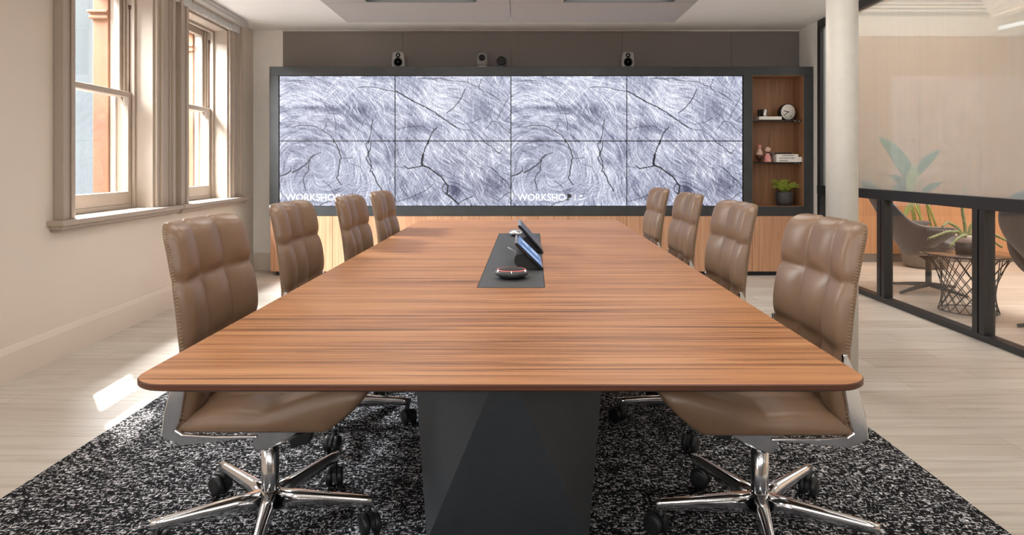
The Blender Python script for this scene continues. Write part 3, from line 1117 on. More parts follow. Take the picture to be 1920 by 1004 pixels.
MB().lathe([(.009, 0), (.009, .006), (0, .008)], n=14, mat=R).build('status_lamp', MAT['satin'], t)

# ------------------------------------------------------------------ niche ornaments
YN = YS + .12
SN = YN / 1250


def nX(px):
    return (px - 975) * SN


z1s = sz(224.6) + .002
t = thing('box_file', 'flat white box lying on the top niche shelf left of the clock', 'box', (nX(1439.5), YN, z1s))
mb = MB()
mb.box(-.118, .118, -.08, .08, 0, .026)
mb.build('box_body', MAT['paper'], t, bevel=.002)
bx(-.119, .119, -.081, .081, .026, .034).build('box_lid', MAT['paper'], t, bevel=.002)
o = MB().lathe([(.024, 0), (.025, .002), (.025, .078), (.022, .080), (0, .080)], n=28).build('candle_cup', MAT['bookblack'], loc=(nX(1426.5), YN + .025, z1s + .034))
tag(o, 'dark metal cup half hidden behind the silver one on the white box', 'cup', 'cups on the white box')
o = MB().lathe([(.024, 0), (.025, .002), (.025, .080), (.022, .082), (0, .082)], n=28).build('candle_cup', MAT['satin'], loc=(nX(1432), YN - .03, z1s + .034))
tag(o, 'silver metal cup standing on the white box', 'cup', 'cups on the white box')

t = thing('table_clock', 'round white-faced table clock with black case on the top niche shelf', 'clock', (nX(1474.5), YN, z1s), math.radians(8))
R = Matrix.Translation((0, 0, .085)) @ Matrix.Rotation(PI / 2, 4, 'X')
MB().lathe([(.074, -.045), (.085, -.035), (.088, .0), (.088, .034), (.084, .038), (.080, .034)], n=48, mat=R).build('case', MAT['gloss'], t)
MB().lathe([(.0, .0335), (.083, .0335), (.083, .0345), (0, .0345)], n=48, mat=R).build('clock_face', MAT['paper'], t)


def hand(ang, L, w):
    mb = MB()
    Rm = R @ Matrix.Rotation(ang, 4, 'Z')
    mb.box(-.010, L, -w, w, .036, .038, mat=Rm)
    return mb


hand(math.radians(165), .048, .004).build('hour_hand', MAT['ink'], t)
hand(math.radians(218), .064, .003).build('minute_hand', MAT['ink'], t)
MB().lathe([(.0, .0345), (.006, .0345), (.006, .036), (0, .036)], c=(.032, 0, -.045), n=14, mat=R).build('dial_dot', MAT['ink'], t)

z2s = sz(304.6) + .002
# two turned figures
t = thing('wooden_figure', 'taller blush wooden peg figure with dark skirt on the middle niche shelf', 'ornament', (nX(1424.5), YN + .01, z2s), 0, 'wooden peg figures')
MB().lathe([(.012, 0), (.014, .03), (.018, .034)], n=18).build('leg', MAT['darkwood'], t)
MB().lathe([(.020, .03), (.034, .045), (.038, .075)], n=28).build('skirt', MAT['darkwood'], t)
MB().lathe([(.0385, .075), (.037, .095), (.014, .145), (.0, .146)], n=28).build('body', MAT['blush'], t)
MB().lathe([(0, .142), (.012, .145), (.020, .155), (.022, .166), (.018, .178), (.008, .186), (0, .187)], n=24).build('head', MAT['pink'], t)
t = thing('wooden_figure', 'shorter pink wooden peg figure with pale round head and black collar', 'ornament', (nX(1437.5), YN - .03, z2s), 0, 'wooden peg figures')
MB().lathe([(.040, 0), (.040, .012), (.032, .05), (.012, .100), (0, .101)], n=28).build('body', MAT['pink'], t)
MB().lathe([(.013, .094), (.017, .102), (.013, .110)], n=20).build('collar', MAT['ink'], t)
MB().lathe([(0, .104), (.014, .108), (.028, .122), (.031, .136), (.026, .150), (.012, .160), (0, .162)], n=28).build('head', MAT['blush'], t)
# books
bw = [(1450, 1497.5, 5.3, 'DESIGN', 'thick white book with DESIGN on its spine, bottom of the stack'),
      (1450, 1497.0, 4.6, 'ARCHITECTURE', 'white book with ARCHITECTURE on its spine, middle of the stack'),
      (1450, 1490.5, 5.0, '', 'smaller white book near the top of the niche stack'),
      (1446.5, 1478, 2.8, '', 'thin black book lying on top of the niche stack')]
zz = z2s
for k, (pa, pb, hp, ttl, lab) in enumerate(bw):
    w = (pb - pa) * SN
    h = hp * SN - .0004
    t = thing('book', lab, 'book', (nX((pa + pb) / 2), YN - .01, zz), 0, 'books on the middle niche shelf')
    cm = MAT['bookblack'] if k == 3 else MAT['white']
    mb = MB()
    mb.box(-w / 2, w / 2, -.078, .078, 0, .0025)
    mb.box(-w / 2, w / 2, -.078, .078, h - .0025, h)
    mb.box(-w / 2, w / 2, -.078, -.075, .0025, h - .0025)
    mb.build('cover', cm, t)
    bx(-w / 2 + .004, w / 2 - .004, -.075, .074, .0025, h - .0025).build('pages', MAT['paper'], t)
    if ttl:
        tx = text('spine_title', ttl, h * .62, (-w / 2 + .03, -.0785, h * .28), (PI / 2, 0, 0), MAT['ink'], t)
        bpy.context.view_layer.update()
        want = .155 if k else .085
        tx.scale = (want / tx.dimensions.x, 1, 1)
    elif k == 2:
        bx(-w / 2 + .06, w / 2 - .05, -.0788, -.078, h * .4, h * .6).build('spine_band', MAT['ink'], t)
    zz += hp * SN

# fern in pot
t = thing('potted_fern', 'small yellow-green fern in a charcoal pot at the bottom of the niche', 'plant', (nX(1470.5), YN, iz0 + .004))
MB().lathe([(.066, 0), (.080, .008), (.090, .06), (.088, .12), (.082, .148), (.076, .150), (.074, .140), (.0, .135)], n=40).build('pot', MAT['ceramic'], t)
mb = MB()
rf = random.Random(3)
for k in range(46):
    a = rf.uniform(0, 2 * PI)
    L = rf.uniform(.07, .155)
    up = rf.uniform(.05, .135)
    p0 = Vector((.02 * math.cos(a), .02 * math.sin(a), .14))
    pts = []
    for q in range(7):
        tt = q / 6
        pts.append(p0 + Vector((math.cos(a) * L * tt, math.sin(a) * L * tt * .8, up * math.sin(tt * 2.1))))
    mb.tube(pts, .0012, 4)
    side = Vector((-math.sin(a), math.cos(a), 0))
    for q in range(1, 7):
        for sg in (-1, 1):
            b0 = pts[q]
            d = (side * sg * .8 + (pts[q] - pts[q - 1]).normalized() * .7)
            d.normalize()
            l = .038 * (1 - .09 * q)
            e = b0 + d * l + Vector((0, 0, .004))
            n_ = (Vector((0, 0, 1)).cross(d) + Vector((0, 0, rf.uniform(-.7, .7)))) * l * .30
            mb.add([b0, b0 + d * l * .5 + n_ + Vector((0, 0, .003)), e, b0 + d * l * .5 - n_ + Vector((0, 0, .003))], [(0, 1, 2, 3)])
mb.build('fronds', MAT['fern'], t)

# ------------------------------------------------------------------ carpet
o = bx(-1.79, 1.53, -1.6, 5.6, 0, .008).build('carpet', MAT['carpet'])
tag(o, 'charcoal carpet flecked with white under the conference table', 'carpet')

# ------------------------------------------------------------------ conference table
TZ = .74
tab = thing('conference_table', 'long walnut conference table with rounded corners on a faceted graphite base', 'table', (0, 0, .008))


def round_poly(pts, r, n=10):
    out = []
    k = len(pts)
    for i in range(k):
        p0, p1, p2 = Vector(pts[i - 1]), Vector(pts[i]), Vector(pts[(i + 1) % k])
        a, b = (p0 - p1).normalized(), (p2 - p1).normalized()
        ang = a.angle(b)
        d = r / math.tan(ang / 2)
        c = p1 + (a + b).normalized() * (r / math.sin(ang / 2))
        s, e = p1 + a * d, p1 + b * d
        a0 = math.atan2(s.y - c.y, s.x - c.x)
        a1 = math.atan2(e.y - c.y, e.x - c.x)
        while a1 - a0 > PI:
            a1 -= 2 * PI
        while a1 - a0 < -PI:
            a1 += 2 * PI
        for q in range(n + 1):
            t = a0 + (a1 - a0) * q / n
            out.append((c.x + r * math.cos(t), c.y + r * math.sin(t)))
    return out


corners = [(-.762, 1.272), (.684, 1.272), (.738, 5.08), (-.756, 5.08)]
outer = round_poly(corners, .075)
cxy = Vector((-.03, 3.17))


def inset(poly, d):
    out = []
    k = len(poly)
    for i in range(k):
        p0, p1, p2 = Vector(poly[i - 1]), Vector(poly[i]), Vector(poly[(i + 1) % k])
        t = (p2 - p0).normalized()
        nrm = Vector((-t.y, t.x))
        out.append(tuple(p1 + nrm * d))
    return out


z_ = TZ - .008
mb = MB()
k = len(outer)
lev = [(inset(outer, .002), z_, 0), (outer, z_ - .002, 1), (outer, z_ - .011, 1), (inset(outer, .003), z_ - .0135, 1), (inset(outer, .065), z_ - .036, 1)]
vs, fs, mi = [], [], []
for (pl, zz_, _) in lev:
    vs += [(p[0], p[1], zz_) for p in pl]
mb.v = vs
hx0n, hx1n, hx0f, hx1f, hy0, hy1 = -.1436, .0818, -.124, .118, 2.273, 4.07
mb.f.append(tuple(range(k)))
mb.mi.append(0)
mb.sm.append(False)
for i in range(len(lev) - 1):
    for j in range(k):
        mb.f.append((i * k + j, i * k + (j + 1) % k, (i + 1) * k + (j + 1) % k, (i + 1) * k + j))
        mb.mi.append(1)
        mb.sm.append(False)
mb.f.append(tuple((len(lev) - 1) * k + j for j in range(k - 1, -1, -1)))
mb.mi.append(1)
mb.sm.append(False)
mb.build('tabletop', [MAT['table'], MAT['tableedge_shaded']], tab)
# cable hatch let into the top
mb = MB()
mb.add([(hx0n, hy0, z_ + .0008), (hx1n, hy0, z_ + .0008), (hx1f, hy1, z_ + .0008), (hx0f, hy1, z_ + .0008),
        (hx0n, hy0, z_ - .010), (hx1n, hy0, z_ - .010), (hx1f, hy1, z_ - .010), (hx0f, hy1, z_ - .010)],
       [(0, 1, 2, 3), (7, 6, 5, 4), (0, 4, 5, 1), (1, 5, 6, 2), (2, 6, 7, 3), (3, 7, 4, 0)])
hatch = mb.build('cable_hatch', MAT['insert'], tab)
mb = MB()
g_ = .004
for (a, b) in (((hx0n, hy0), (hx1n, hy0)), ((hx1n, hy0), (hx1f, hy1)), ((hx1f, hy1), (hx0f, hy1)), ((hx0f, hy1), (hx0n, hy0))):
    a, b = Vector(a), Vector(b)
    t_ = (b - a).normalized()
    n_ = Vector((t_.y, -t_.x)) * g_
    z2 = z_ + .0004
    mb.add([(a.x, a.y, z2), (b.x, b.y, z2), (b.x + n_.x, b.y + n_.y, z2), (a.x + n_.x, a.y + n_.y, z2)], [(0, 1, 2, 3)])
mb.build('hatch_gap', MAT['blackmatt'], hatch)
# faceted base
zt_ = .695
A, BL, BR, CL, CR = (-.04, 1.56, zt_), (-.361, 2.2, zt_), (.294, 2.2, zt_), (-.285, 2.04, 0), (.21, 2.04, 0)
A2, BL2, BR2, CL2, CR2 = (-.04, 4.84, zt_), (-.361, 4.2, zt_), (.294, 4.2, zt_), (-.285, 4.36, 0), (.21, 4.36, 0)
mb = MB()
mb.add([A, BL, BR, CL, CR, A2, BL2, BR2, CL2, CR2],
       [(3, 4, 0), (3, 0, 1), (4, 2, 0), (3, 1, 6, 8), (4, 9, 7, 2), (8, 5, 9), (8, 6, 5), (9, 5, 7), (0, 2, 7, 5, 6, 1), (3, 8, 9, 4)])
mb.build('faceted_base', MAT['plinth'], tab)

# ------------------------------------------------------------------ devices on the table
TT = TZ + .001


def puck(name, loc, lab, lit):
    t = thing(name, lab, 'speakerphone', loc, 0, 'speakerphone pucks on the table')
    MB().lathe([(.040, 0), (.046, .004), (.050, .008)], n=40).build('foot', MAT['blackmatt'], t)
    MB().lathe([(.046, .007), (.058, .011), (.0625, .017), (.061, .024), (.056, .029), (.052, .0305)], n=48).build('body', MAT['ceramic'] if lit else MAT['satin'], t)
    MB().lathe([(.0495, .030), (.049, .0325), (.03, .0345), (0, .035)], n=48).build('grille', MAT['blackmatt'] if lit else MAT['satin'], t)
    MB().lathe([(.0495, .0303), (.0515, .0325), (.0535, .0303)], n=48).build('light_ring', MAT['redring'] if lit else MAT['satin'], t)
    for a in (-90, -30, 210):
        Rm = Matrix.Rotation(math.radians(a), 4, 'Z')
        bx(.0545, .0600, -.0016, .0016, .025, .0325, mat=Rm).build('touch_mark', MAT['whiteled'] if lit else MAT['spk'], t)
    return t


puck('speakerphone', (-.031, 2.47, TT), 'dark round speakerphone with red light ring at the near end of the hatch', True)
puck('speakerphone', (-.005, 3.92, TT), 'silver round speakerphone at the far end of the table hatch', False)


def tablet(y0, y1, xb, xt, zt2, lab, on):
    w = y1 - y0
    t = thing('touch_panel', lab, 'tablet', (0, y0, TT), 0, 'touch panels on the table hatch')
    dx, dz = xt - xb, zt2 - TT
    L = math.hypot(dx, dz)
    # local frame: u up the screen, n out of the screen (towards +x and up)
    u = Vector((dx, 0, dz)).normalized()
    n = Vector((u.z, 0, -u.x))
    Mx = Matrix(((u.x, 0, n.x, xb), (u.y, 1, n.y, 0), (u.z, 0, n.z, .006), (0, 0, 0, 1)))
    bx(0, L, 0, w, -.012, 0, mat=Mx).build('panel', MAT['gloss'], t, bevel=.003)
    mb = MB()
    if on:
        mb.box(.012, L - .012, .012, w - .012, 0.0002, .0012, mat=Mx, mi=0)
        mb.box(.020, L - .02, w * .30, w * .55, 0.0013, .0018, mat=Mx, mi=1)
        mb.box(.030, L * .45, w * .62, w * .9, 0.0013, .0018, mat=Mx, mi=2)
        mb.box(L * .55, L - .03, w * .62, w * .9, 0.0013, .0018, mat=Mx, mi=2)
        mb.box(.030, L - .03, .03, w * .22, 0.0013, .0018, mat=Mx, mi=2)
        mb.build('screen', [MAT['tabblue'], MAT['tabdeep'], MAT['tabpale']], t)
    else:
        mb.box(.010, L - .010, .010, w - .010, 0.0002, .0012, mat=Mx)
        mb.build('screen', MAT['lens'], t)
    # wedge stand with rounded back
    pts = [(xb - .012, .0005)]
    x_r = xt - .004
    pts += [(x_r + .022, .0005)]
    for q in range(9):
        a = -PI / 2 - q / 8 * (PI * .72)
        pts.append((x_r + .028 + .034 * math.cos(a), .036 + .034 * math.sin(a)))
    top = Vector((xb, 0, .006)) + u * (L * .62) - n * .013
    pts.append((top.x, top.z))
    bot = Vector((xb, 0, .006)) + u * .01 - n * .013
    pts.append((bot.x, max(bot.z, .001)))
    MB().prism(pts, .03, w - .03, 'y').build('stand', MAT['blackmatt'], t)
    for q in range(5):
        yy = w * (.12 + .18 * q)
        bx(L - .001, L + .0015, yy, yy + .016, -.009, -.003, mat=Mx).build('port', MAT['satin'], t)
    return t


tablet(2.64, 2.96, .095, -.013, .846, 'lit blue touch panel tilted on a black wedge, nearer of the two', True)
tablet(3.14, 3.50, .112, -.002, .870, 'dark touch panel behind the lit one on the table hatch', False)

t = thing('cable', 'thin grey cable looped behind the nearer touch panel', 'cable', (0, 0, 0))
c0 = Vector((-.030, 3.06, TT + .003))
pts = []
for q in range(22):
    a = q / 21 * 2 * PI * .86 + .3
    pts.append((c0.x + .026 * math.cos(a) + .002, c0.y - .03 + .05 * math.sin(a), TT + .004 + .040 * (1 - math.cos(a * .9)) / 2))
pts.append((-.020, 2.93, TT + .034))
MB().tube(pts, .0028, 8).build('lead', MAT['cable'], t)
MB().tube([(-.022, 2.92, TT + .034), (-.002, 2.91, TT + .034)], .006, 10).build('plug', MAT['satin'], t)
o = MB().tube([(-.005, 2.70, TT + .004), (-.03, 2.66, TT + .004), (-.045, 2.62, TT + .0036), (-.03, 2.64, TT + .0036)], .003, 8).build('cable', MAT['rubber'])
tag(o, 'short black cable curling out beneath the lit touch panel', 'cable')

# ------------------------------------------------------------------ conference chairs


def sstep(t):
    t = max(0.0, min(1.0, t))
    return t * t * (3 - 2 * t)


def back_x(z):
    """side profile of the back rest"""
    t = max(0.0, (z - .44) / .54)
    return -.184 + .022 * math.sin(min(1, max(0, t)) * PI * .55) - .080 * t ** 1.7


def pillow(u, v, rows, cols=3):
    """u in -1..1, v list of row seams"""
    cu = (u + 1) / 2 * cols
    fu = cu - math.floor(min(cu, cols - 1e-6))
    for a, b in zip(rows[:-1], rows[1:]):
        if v <= b or b == rows[-1]:
            fv = (v - a) / (b - a)
            break
    fv = max(0, min(1, fv))
    q = (max(0, 1 - abs(2 * fu - 1) ** 2.0)) ** .8
    p = (max(0, 1 - abs(2 * fv - 1) ** 2.6)) ** .75
    return q, p


def make_back():
    Z0, Z1, R = .43, .985, .055
    zs = []
    nz = 62
    for k in range(nz + 1):
        t = k / nz
        zs.append(Z0 + (Z1 - Z0) * (1 - (1 - t) ** 1.25))
    rows = [.43, .63, .818, .985]
    nu = 60
    front, back = [], []
    for z in zs:
        w = .246 - .012 * sstep((z - .7) / .28) + .004
        d = min(abs(z - .818), abs(z - .63))
        w -= .006 * math.exp(-(d / .018) ** 2)
        if z > Z1 - R:
            h = z - (Z1 - R)
            w = w - R + math.sqrt(max(0, R * R - h * h))
        x0 = back_x(z)
        for i in range(nu + 1):
            u = -1 + 2 * i / nu
            u = math.copysign(abs(u) ** .92, u)
            y = u * w
            au = y / .25
            xc = x0 + .030 * au * au
            q, p = pillow(y / .25 if abs(y) < .25 else math.copysign(.999, y), z, rows)
            edge = min(1.0, (w - abs(y)) / .03, (Z1 - z) / .03)
            edge = math.sqrt(max(0, 1 - (1 - max(0, edge)) ** 2))
            fx = xc + (.008 + .038 * (q * .66 + .34) * (p * .52 + .48)) * edge + .004
            bxk = xc - .012 * edge - .003
            zz = z - .007 * math.exp(-((abs(y) - .079) / .012) ** 2) * sstep((z - .93) / .055)
            front.append((fx, y, zz))
            back.append((bxk, y, zz))
    mb = MB()
    n = nu + 1
    m_ = len(zs)
    fs = []
    for j in range(m_ - 1):
        for i in range(nu):
            fs.append((j * n + i, j * n + i + 1, (j + 1) * n + i + 1, (j + 1) * n + i))
            o = n * m_
            fs.append((o + j * n + i, o + (j + 1) * n + i, o + (j + 1) * n + i + 1, o + j * n + i + 1))
    o = n * m_
    for j in range(m_ - 1):
        fs.append((j * n, (j + 1) * n, o + (j + 1) * n, o + j * n))
        fs.append((j * n + nu, o + j * n + nu, o + (j + 1) * n + nu, (j + 1) * n + nu))
    for i in range(nu):
        fs.append((i, o + i, o + i + 1, i + 1))
        a = (m_ - 1) * n + i
        fs.append((a, a + 1, o + a + 1, o + a))
    mb.add(front + back, fs, 0, True)
    # edge path for the stitching
    path = []
    for sg in (-1, 1):
        side = []
        for k, z in enumerate(zs):
            idx = k * n + (0 if sg < 0 else nu)
            f_, b_ = Vector(front[idx]), Vector(back[idx])
            side.append((f_ + b_) / 2 + Vector((0, sg * .001, 0)))
        path.append(side)
    return mb, path


def make_seat():
    X0, X1, R, W = -.185, .372, .06, .252
    nx, ny = 56, 56
    top, bot = [], []
    for k in range(nx + 1):
        t = k / nx
        x = X0 + (X1 - X0) * (1 - (1 - t) ** 1.2)
        w = W
        if x > X1 - R:
            h = x - (X1 - R)
            w = w - R + math.sqrt(max(0, R * R - h * h))
        for i in range(ny + 1):
            u = -1 + 2 * i / ny
            u = math.copysign(abs(u) ** .9, u)
            y = u * w
            q, p = pillow(max(-.999, min(.999, y / W)), x, [-.185, .07, .372])
            edge = max(0, min(1.0, (w - abs(y)) / .035, (X1 - x) / .035))
            edge = math.sqrt(max(0, 1 - (1 - edge) ** 2))
            zb_ = .392 + .115 * max(0.0, (x - .235) / .137) ** 1.35 + .014 * (1 - edge)
            zt_ = .440 + .078 * sstep((x - .02) / .36) - .006 * sstep(x / -.18)
            zt_ += .020 * (q * .5 + .5) * (p * .6 + .4) * edge - .022 * (1 - edge)
            top.append((x, y, max(zt_, zb_ + .006)))
            bot.append((x, y, zb_))
    mb = MB()
    n = ny + 1
    m_ = nx + 1
    fs = []
    o = n * m_
    for j in range(m_ - 1):
        for i in range(ny):
            fs.append((j * n + i, j * n + i + 1, (j + 1) * n + i + 1, (j + 1) * n + i))
            fs.append((o + j * n + i, o + (j + 1) * n + i, o + (j + 1) * n + i + 1, o + j * n + i + 1))
    for j in range(m_ - 1):
        fs.append((j * n, (j + 1) * n, o + (j + 1) * n, o + j * n))
        fs.append((j * n + ny, o + j * n + ny, o + (j + 1) * n + ny, (j + 1) * n + ny))
    for i in range(ny):
        fs.append((i, o + i, o + i + 1, i + 1))
        a = (m_ - 1) * n + i
        fs.append((a, a + 1, o + a + 1, o + a))
    mb.add(top + bot, fs, 0, True)
    return mb


def ribbon(path, widths, y0, y1):
    """flat bar in the x-z plane, extruded across y"""
    L, Rr = [], []
    k = len(path)
    for i, (x, z) in enumerate(path):
        a = Vector(path[max(i - 1, 0)])
        b = Vector(path[min(i + 1, k - 1)])
        t = (b - a).normalized()
        nn = Vector((-t.y, t.x))
        p = Vector((x, z))
        L.append(tuple(p + nn * widths[i] / 2))
        Rr.append(tuple(p - nn * widths[i] / 2))
    mb = MB()
    vs = []
    for i in range(k):
        vs += [(L[i][0], y0, L[i][1]), (Rr[i][0], y0, Rr[i][1]), (Rr[i][0], y1, Rr[i][1]), (L[i][0], y1, L[i][1])]
    fs = [(0, 1, 2, 3), tuple((k - 1) * 4 + q for q in (3, 2, 1, 0))]
    for i in range(k - 1):
        for q in range(4):
            fs.append((i * 4 + q, (i + 1) * 4 + q, (i + 1) * 4 + (q + 1) % 4, i * 4 + (q + 1) % 4))
    mb.add(vs, fs)
    return mb


def make_leg():
    """one spoke of the five-star base pointing along +x"""
    st = [(.020, .050, .058, .122), (.10, .040, .066, .120), (.20, .032, .074, .116), (.30, .026, .078, .112), (.334, .024, .080, .110)]
    vs, fs = [], []
    n = 10
    for (x, w, zb_, zt_) in st:
        zc, h = (zb_ + zt_) / 2, (zt_ - zb_) / 2
        for q in range(n):
            a = 2 * PI * q / n
            ca, sa = math.cos(a), math.sin(a)
            vs.append((x, w / 2 * math.copysign(abs(ca) ** .6, ca), zc + h * math.copysign(abs(sa) ** .6, sa)))
    for i in range(len(st) - 1):
        for q in range(n):
            fs.append((i * n + q, i * n + (q + 1) % n, (i + 1) * n + (q + 1) % n, (i + 1) * n + q))
    fs.append(tuple(range(n - 1, -1, -1)))
    fs.append(tuple((len(st) - 1) * n + q for q in range(n)))
    mb = MB()
    mb.add(vs, fs, 0, True)
    mb.tube([(.318, 0, .090), (.318, 0, .066)], .007, 10)
    return mb


def make_caster(swivel):
    mb = MB()
    Rz = Matrix.Translation((.318, 0, 0)) @ Matrix.Rotation(swivel, 4, 'Z') @ Matrix.Translation((-.018, 0, .033))
    for sg in (-1, 1):
        Mx = Rz @ Matrix.Translation((0, sg * .018, 0)) @ Matrix.Rotation(PI / 2, 4, 'X')
        mb.lathe([(.010, -.011), (.026, -.011), (.0315, -.008), (.033, -.004), (.033, .004), (.0315, .008), (.026, .011), (.010, .011)], n=24, mat=Mx)
    # hood
    pts = []
    for q in range(12):
        a = math.radians(-10 + q * 17)
        pts.append((.036 * math.cos(a), .036 * math.sin(a)))
    for q in range(11, -1, -1):
        a = math.radians(-10 + q * 17)
        pts.append((.024 * math.cos(a), .024 * math.sin(a)))
    o = len(mb.v)
    mb2 = MB().prism(pts, -.006, .006, 'y')
    mb.add([Rz @ Vector(v) for v in mb2.v], mb2.f)
    mb.tube([Rz @ Vector((.018, 0, .020)), Rz @ Vector((.018, 0, .045))], .010, 10)
    return mb


def make_chair(name):
    t = thing(name, 'x', 'chair', (0, 0, .008), 0, 'brown leather conference chairs')
    mb, paths = make_back()
    bk = mb.build('backrest', MAT['leather'], t, weld=True)
    for sg, side in zip((-1, 1), paths):
        st = MB()
        for k in range(0, len(side) - 1):
            for h in (0,):
                p = side[k].lerp(side[k + 1], h)
                d = (side[k + 1] - side[k]).normalized()
                a = p + Vector((-.0045, 0, 0)) - d * .0015
                b = p + Vector((.0045, 0, 0)) + d * .0015
                st.tube([a, (a + b) / 2 + Vector((0, sg * .0012, 0)), b], .0010, 4)
        st.build('stitching', MAT['stitch'], bk)
    make_seat().build('seat', MAT['leather'], t, weld=True)
    for sg in (-1, 1):
        y0, y1 = (.251, .263) if sg > 0 else (-.263, -.251)
        mb = ribbon([(.06, .392), (-.06, .386), (-.150, .384), (-.186, .402), (-.177, .45), (-.160, .53), (-.150, .59), (-.142, .628)],
                    [.006, .016, .032, .046, .048, .040, .030, .012], y0, y1)
        mb.build('side_bracket', MAT['chrome'], t, bevel=.004)
    # under-seat mechanism
    mb = MB()
    mb.prism([(-.055, .390), (.17, .390), (.16, .355), (.085, .298), (.01, .262), (-.030, .255), (-.040, .275)], -.040, .040, 'y')
    mb.build('tilt_mechanism', MAT['chrome'], t, bevel=.006)
    mb = MB()
    mb.prism([(.080, .300), (.150, .330), (.142, .290), (.085, .272)], -.060, -.015, 'y')
    mb.build('tilt_lever', MAT['rubber'], t, bevel=.003)
    MB().lathe([(.026, .115), (.027, .125), (.027, .252), (.024, .254), (.024, .27)], n=28).build('gas_column', MAT['chrome'], t)
    MB().lathe([(.020, .058), (.034, .064), (.037, .085), (.036, .108), (.030, .121), (.0, .122)], n=28).build('hub', MAT['chrome'], t)
    leg = make_leg()
    for k in range(5):
        lo_ = leg.build('base_leg', MAT['chrome'], t)
        lo_.rotation_euler = (0, 0, math.radians(-5 + 72 * k))
        sw = [2.2, .6, 3.4, 1.2, 2.8][k]
        make_caster(sw).build('caster', MAT['rubber'], lo_)
    return t


def turn_base(root, sign=1, extra=0):
    k = 0
    for ch in root.children:
        if ch.name.startswith('base_leg'):
            ch.rotation_euler = (0, 0, sign * math.radians(-5 + 72 * k) + math.radians(extra))
            k += 1


proto = make_chair('conference_chair')
spots = [
    (-.794, 2.12, 0.0, 'brown leather conference chair nearest the camera on the window side of the table'),
    (-.82, 3.00, 0.0, 'brown leather conference chair second from the camera on the window side'),
    (-.712, 3.60, 0.0, 'brown leather conference chair third from the camera on the window side'),
    (-.668, 4.20, 0.0, 'brown leather conference chair farthest from the camera on the window side'),
    (.755, 2.10, PI, 'brown leather conference chair nearest the camera, in front of the round column'),
    (.765, 3.00, PI, 'brown leather conference chair second from the camera on the glass side of the table'),
    (.786, 3.90, PI, 'brown leather conference chair third from the camera on the glass side'),
    (.787, 4.75, PI, 'brown leather conference chair farthest from the camera on the glass side'),
]
for k, (x, y, rz, lab) in enumerate(spots):
    o = proto if k == 0 else copy_tree(proto)
    o.location = (x, y, .008)
    o.rotation_euler = (0, 0, rz)
    o['label'] = lab
    if k >= 4:
        turn_base(o, -1)
    if k == 2:
        turn_base(o, 1, 36)

# ------------------------------------------------------------------ breakout lounge beyond the glass
YL = 7.92
SL = YL / 1250
struct(bx(XP + .1, 7.6, YL + .05, YL + .25, 0, 3.4).build('wall_lounge', MAT['warmwhite']))
struct(bx(7.4, 7.6, YR - .2, YL + .05, 0, 3.4).build('wall_lounge_side', MAT['warmwhite']))
struct(bx(XP + .09, 7.4, YR - .2, YR, 0, 3.4).build('wall_lounge_rear', MAT['warmwhite']))
struct(bx(XP + .09, 7.6, YR - .2, YL + .25, 3.3, 3.42).build('ceiling_lounge', MAT['warmwhite']))
struct(bx(XP + .06, XP + .12, YR, YB + .2, CEIL + .0, 3.3).build('wall_bulkhead', MAT['warmwhite']))
struct(bx(XP + .06, XP + .14, YB, YL + .05, 0, 3.3).build('wall_lounge_return', MAT['warmwhite']))
mb = MB()
mb.box(XP + .2, 5.66, YL - .10, YL + .05, 3.0, 3.035)
mb.box(XP + .2, 5.66, YL - .06, YL + .05, 2.965, 3.0)
mb.box(XP + .2, 5.66, YL - .14, YL + .05, 3.035, 3.06)
struct(mb.build('trim_1', MAT['warmwhite'], bevel=.008))
pw = thing('panelled_cupboard', 'tall oak panelled cupboard wall at the back of the lounge', 'cupboard', (0, YL, 0))
ps = [(1490 - 975) * SL, (1607 - 975) * SL, (1724 - 975) * SL, (1839 - 975) * SL, (1956 - 975) * SL, (2073 - 975) * SL]
for k in range(5):
    bx(ps[k] + .003, ps[k + 1] - .003, 0, .02, .10, 2.69).build('cupboard_door', MAT['loungewood'], pw, bevel=.002)
bx(ps[0], ps[5], .02, .045, 0.0, 2.685).build('carcass', MAT['blackmatt'], pw)
bx(ps[0], ps[5], .01, .02, .0, .10).build('toe_kick', MAT['potgrey'], pw)
# lamp and duct at the upper right of the lounge
t = thing('linear_lamp', 'slim glowing lamp tube hung high in the lounge above the cupboards', 'lamp', (0, 0, 0))
a = Vector(((1872 - 975) * 7.5 / 1250, 7.5, 1.16 + (309 - 53) * 7.5 / 1250))
b = Vector(((1922 - 975) * 7.35 / 1250, 7.35, 1.16 + (309 - 42) * 7.35 / 1250))
MB().tube([a, b], .022, 10).build('tube', MAT['lamp'], t)
mb = MB()
for p in (a.lerp(b, .2), a.lerp(b, .8)):
    mb.tube([p, (p.x, p.y, 3.3)], .004, 6)
mb.build('suspension_wire', MAT['satin'], t)
t = thing('air_duct', 'angled white air duct under the lounge ceiling at the far right', 'duct', (0, 0, 0))
c = Vector(((1908 - 975) * 6.6 / 1250, 6.6, 2.86))
Rm = Matrix.Translation(c) @ Matrix.Rotation(math.radians(-28), 4, 'Y')
bx(-.09, .09, -.35, .35, -.16, .20, mat=Rm).build('duct_body', MAT['warmwhite'], t, bevel=.006)
bx(-.105, -.09, -.37, .37, -.17, -.13, mat=Rm).build('duct_flange', MAT['warmwhite'], t)


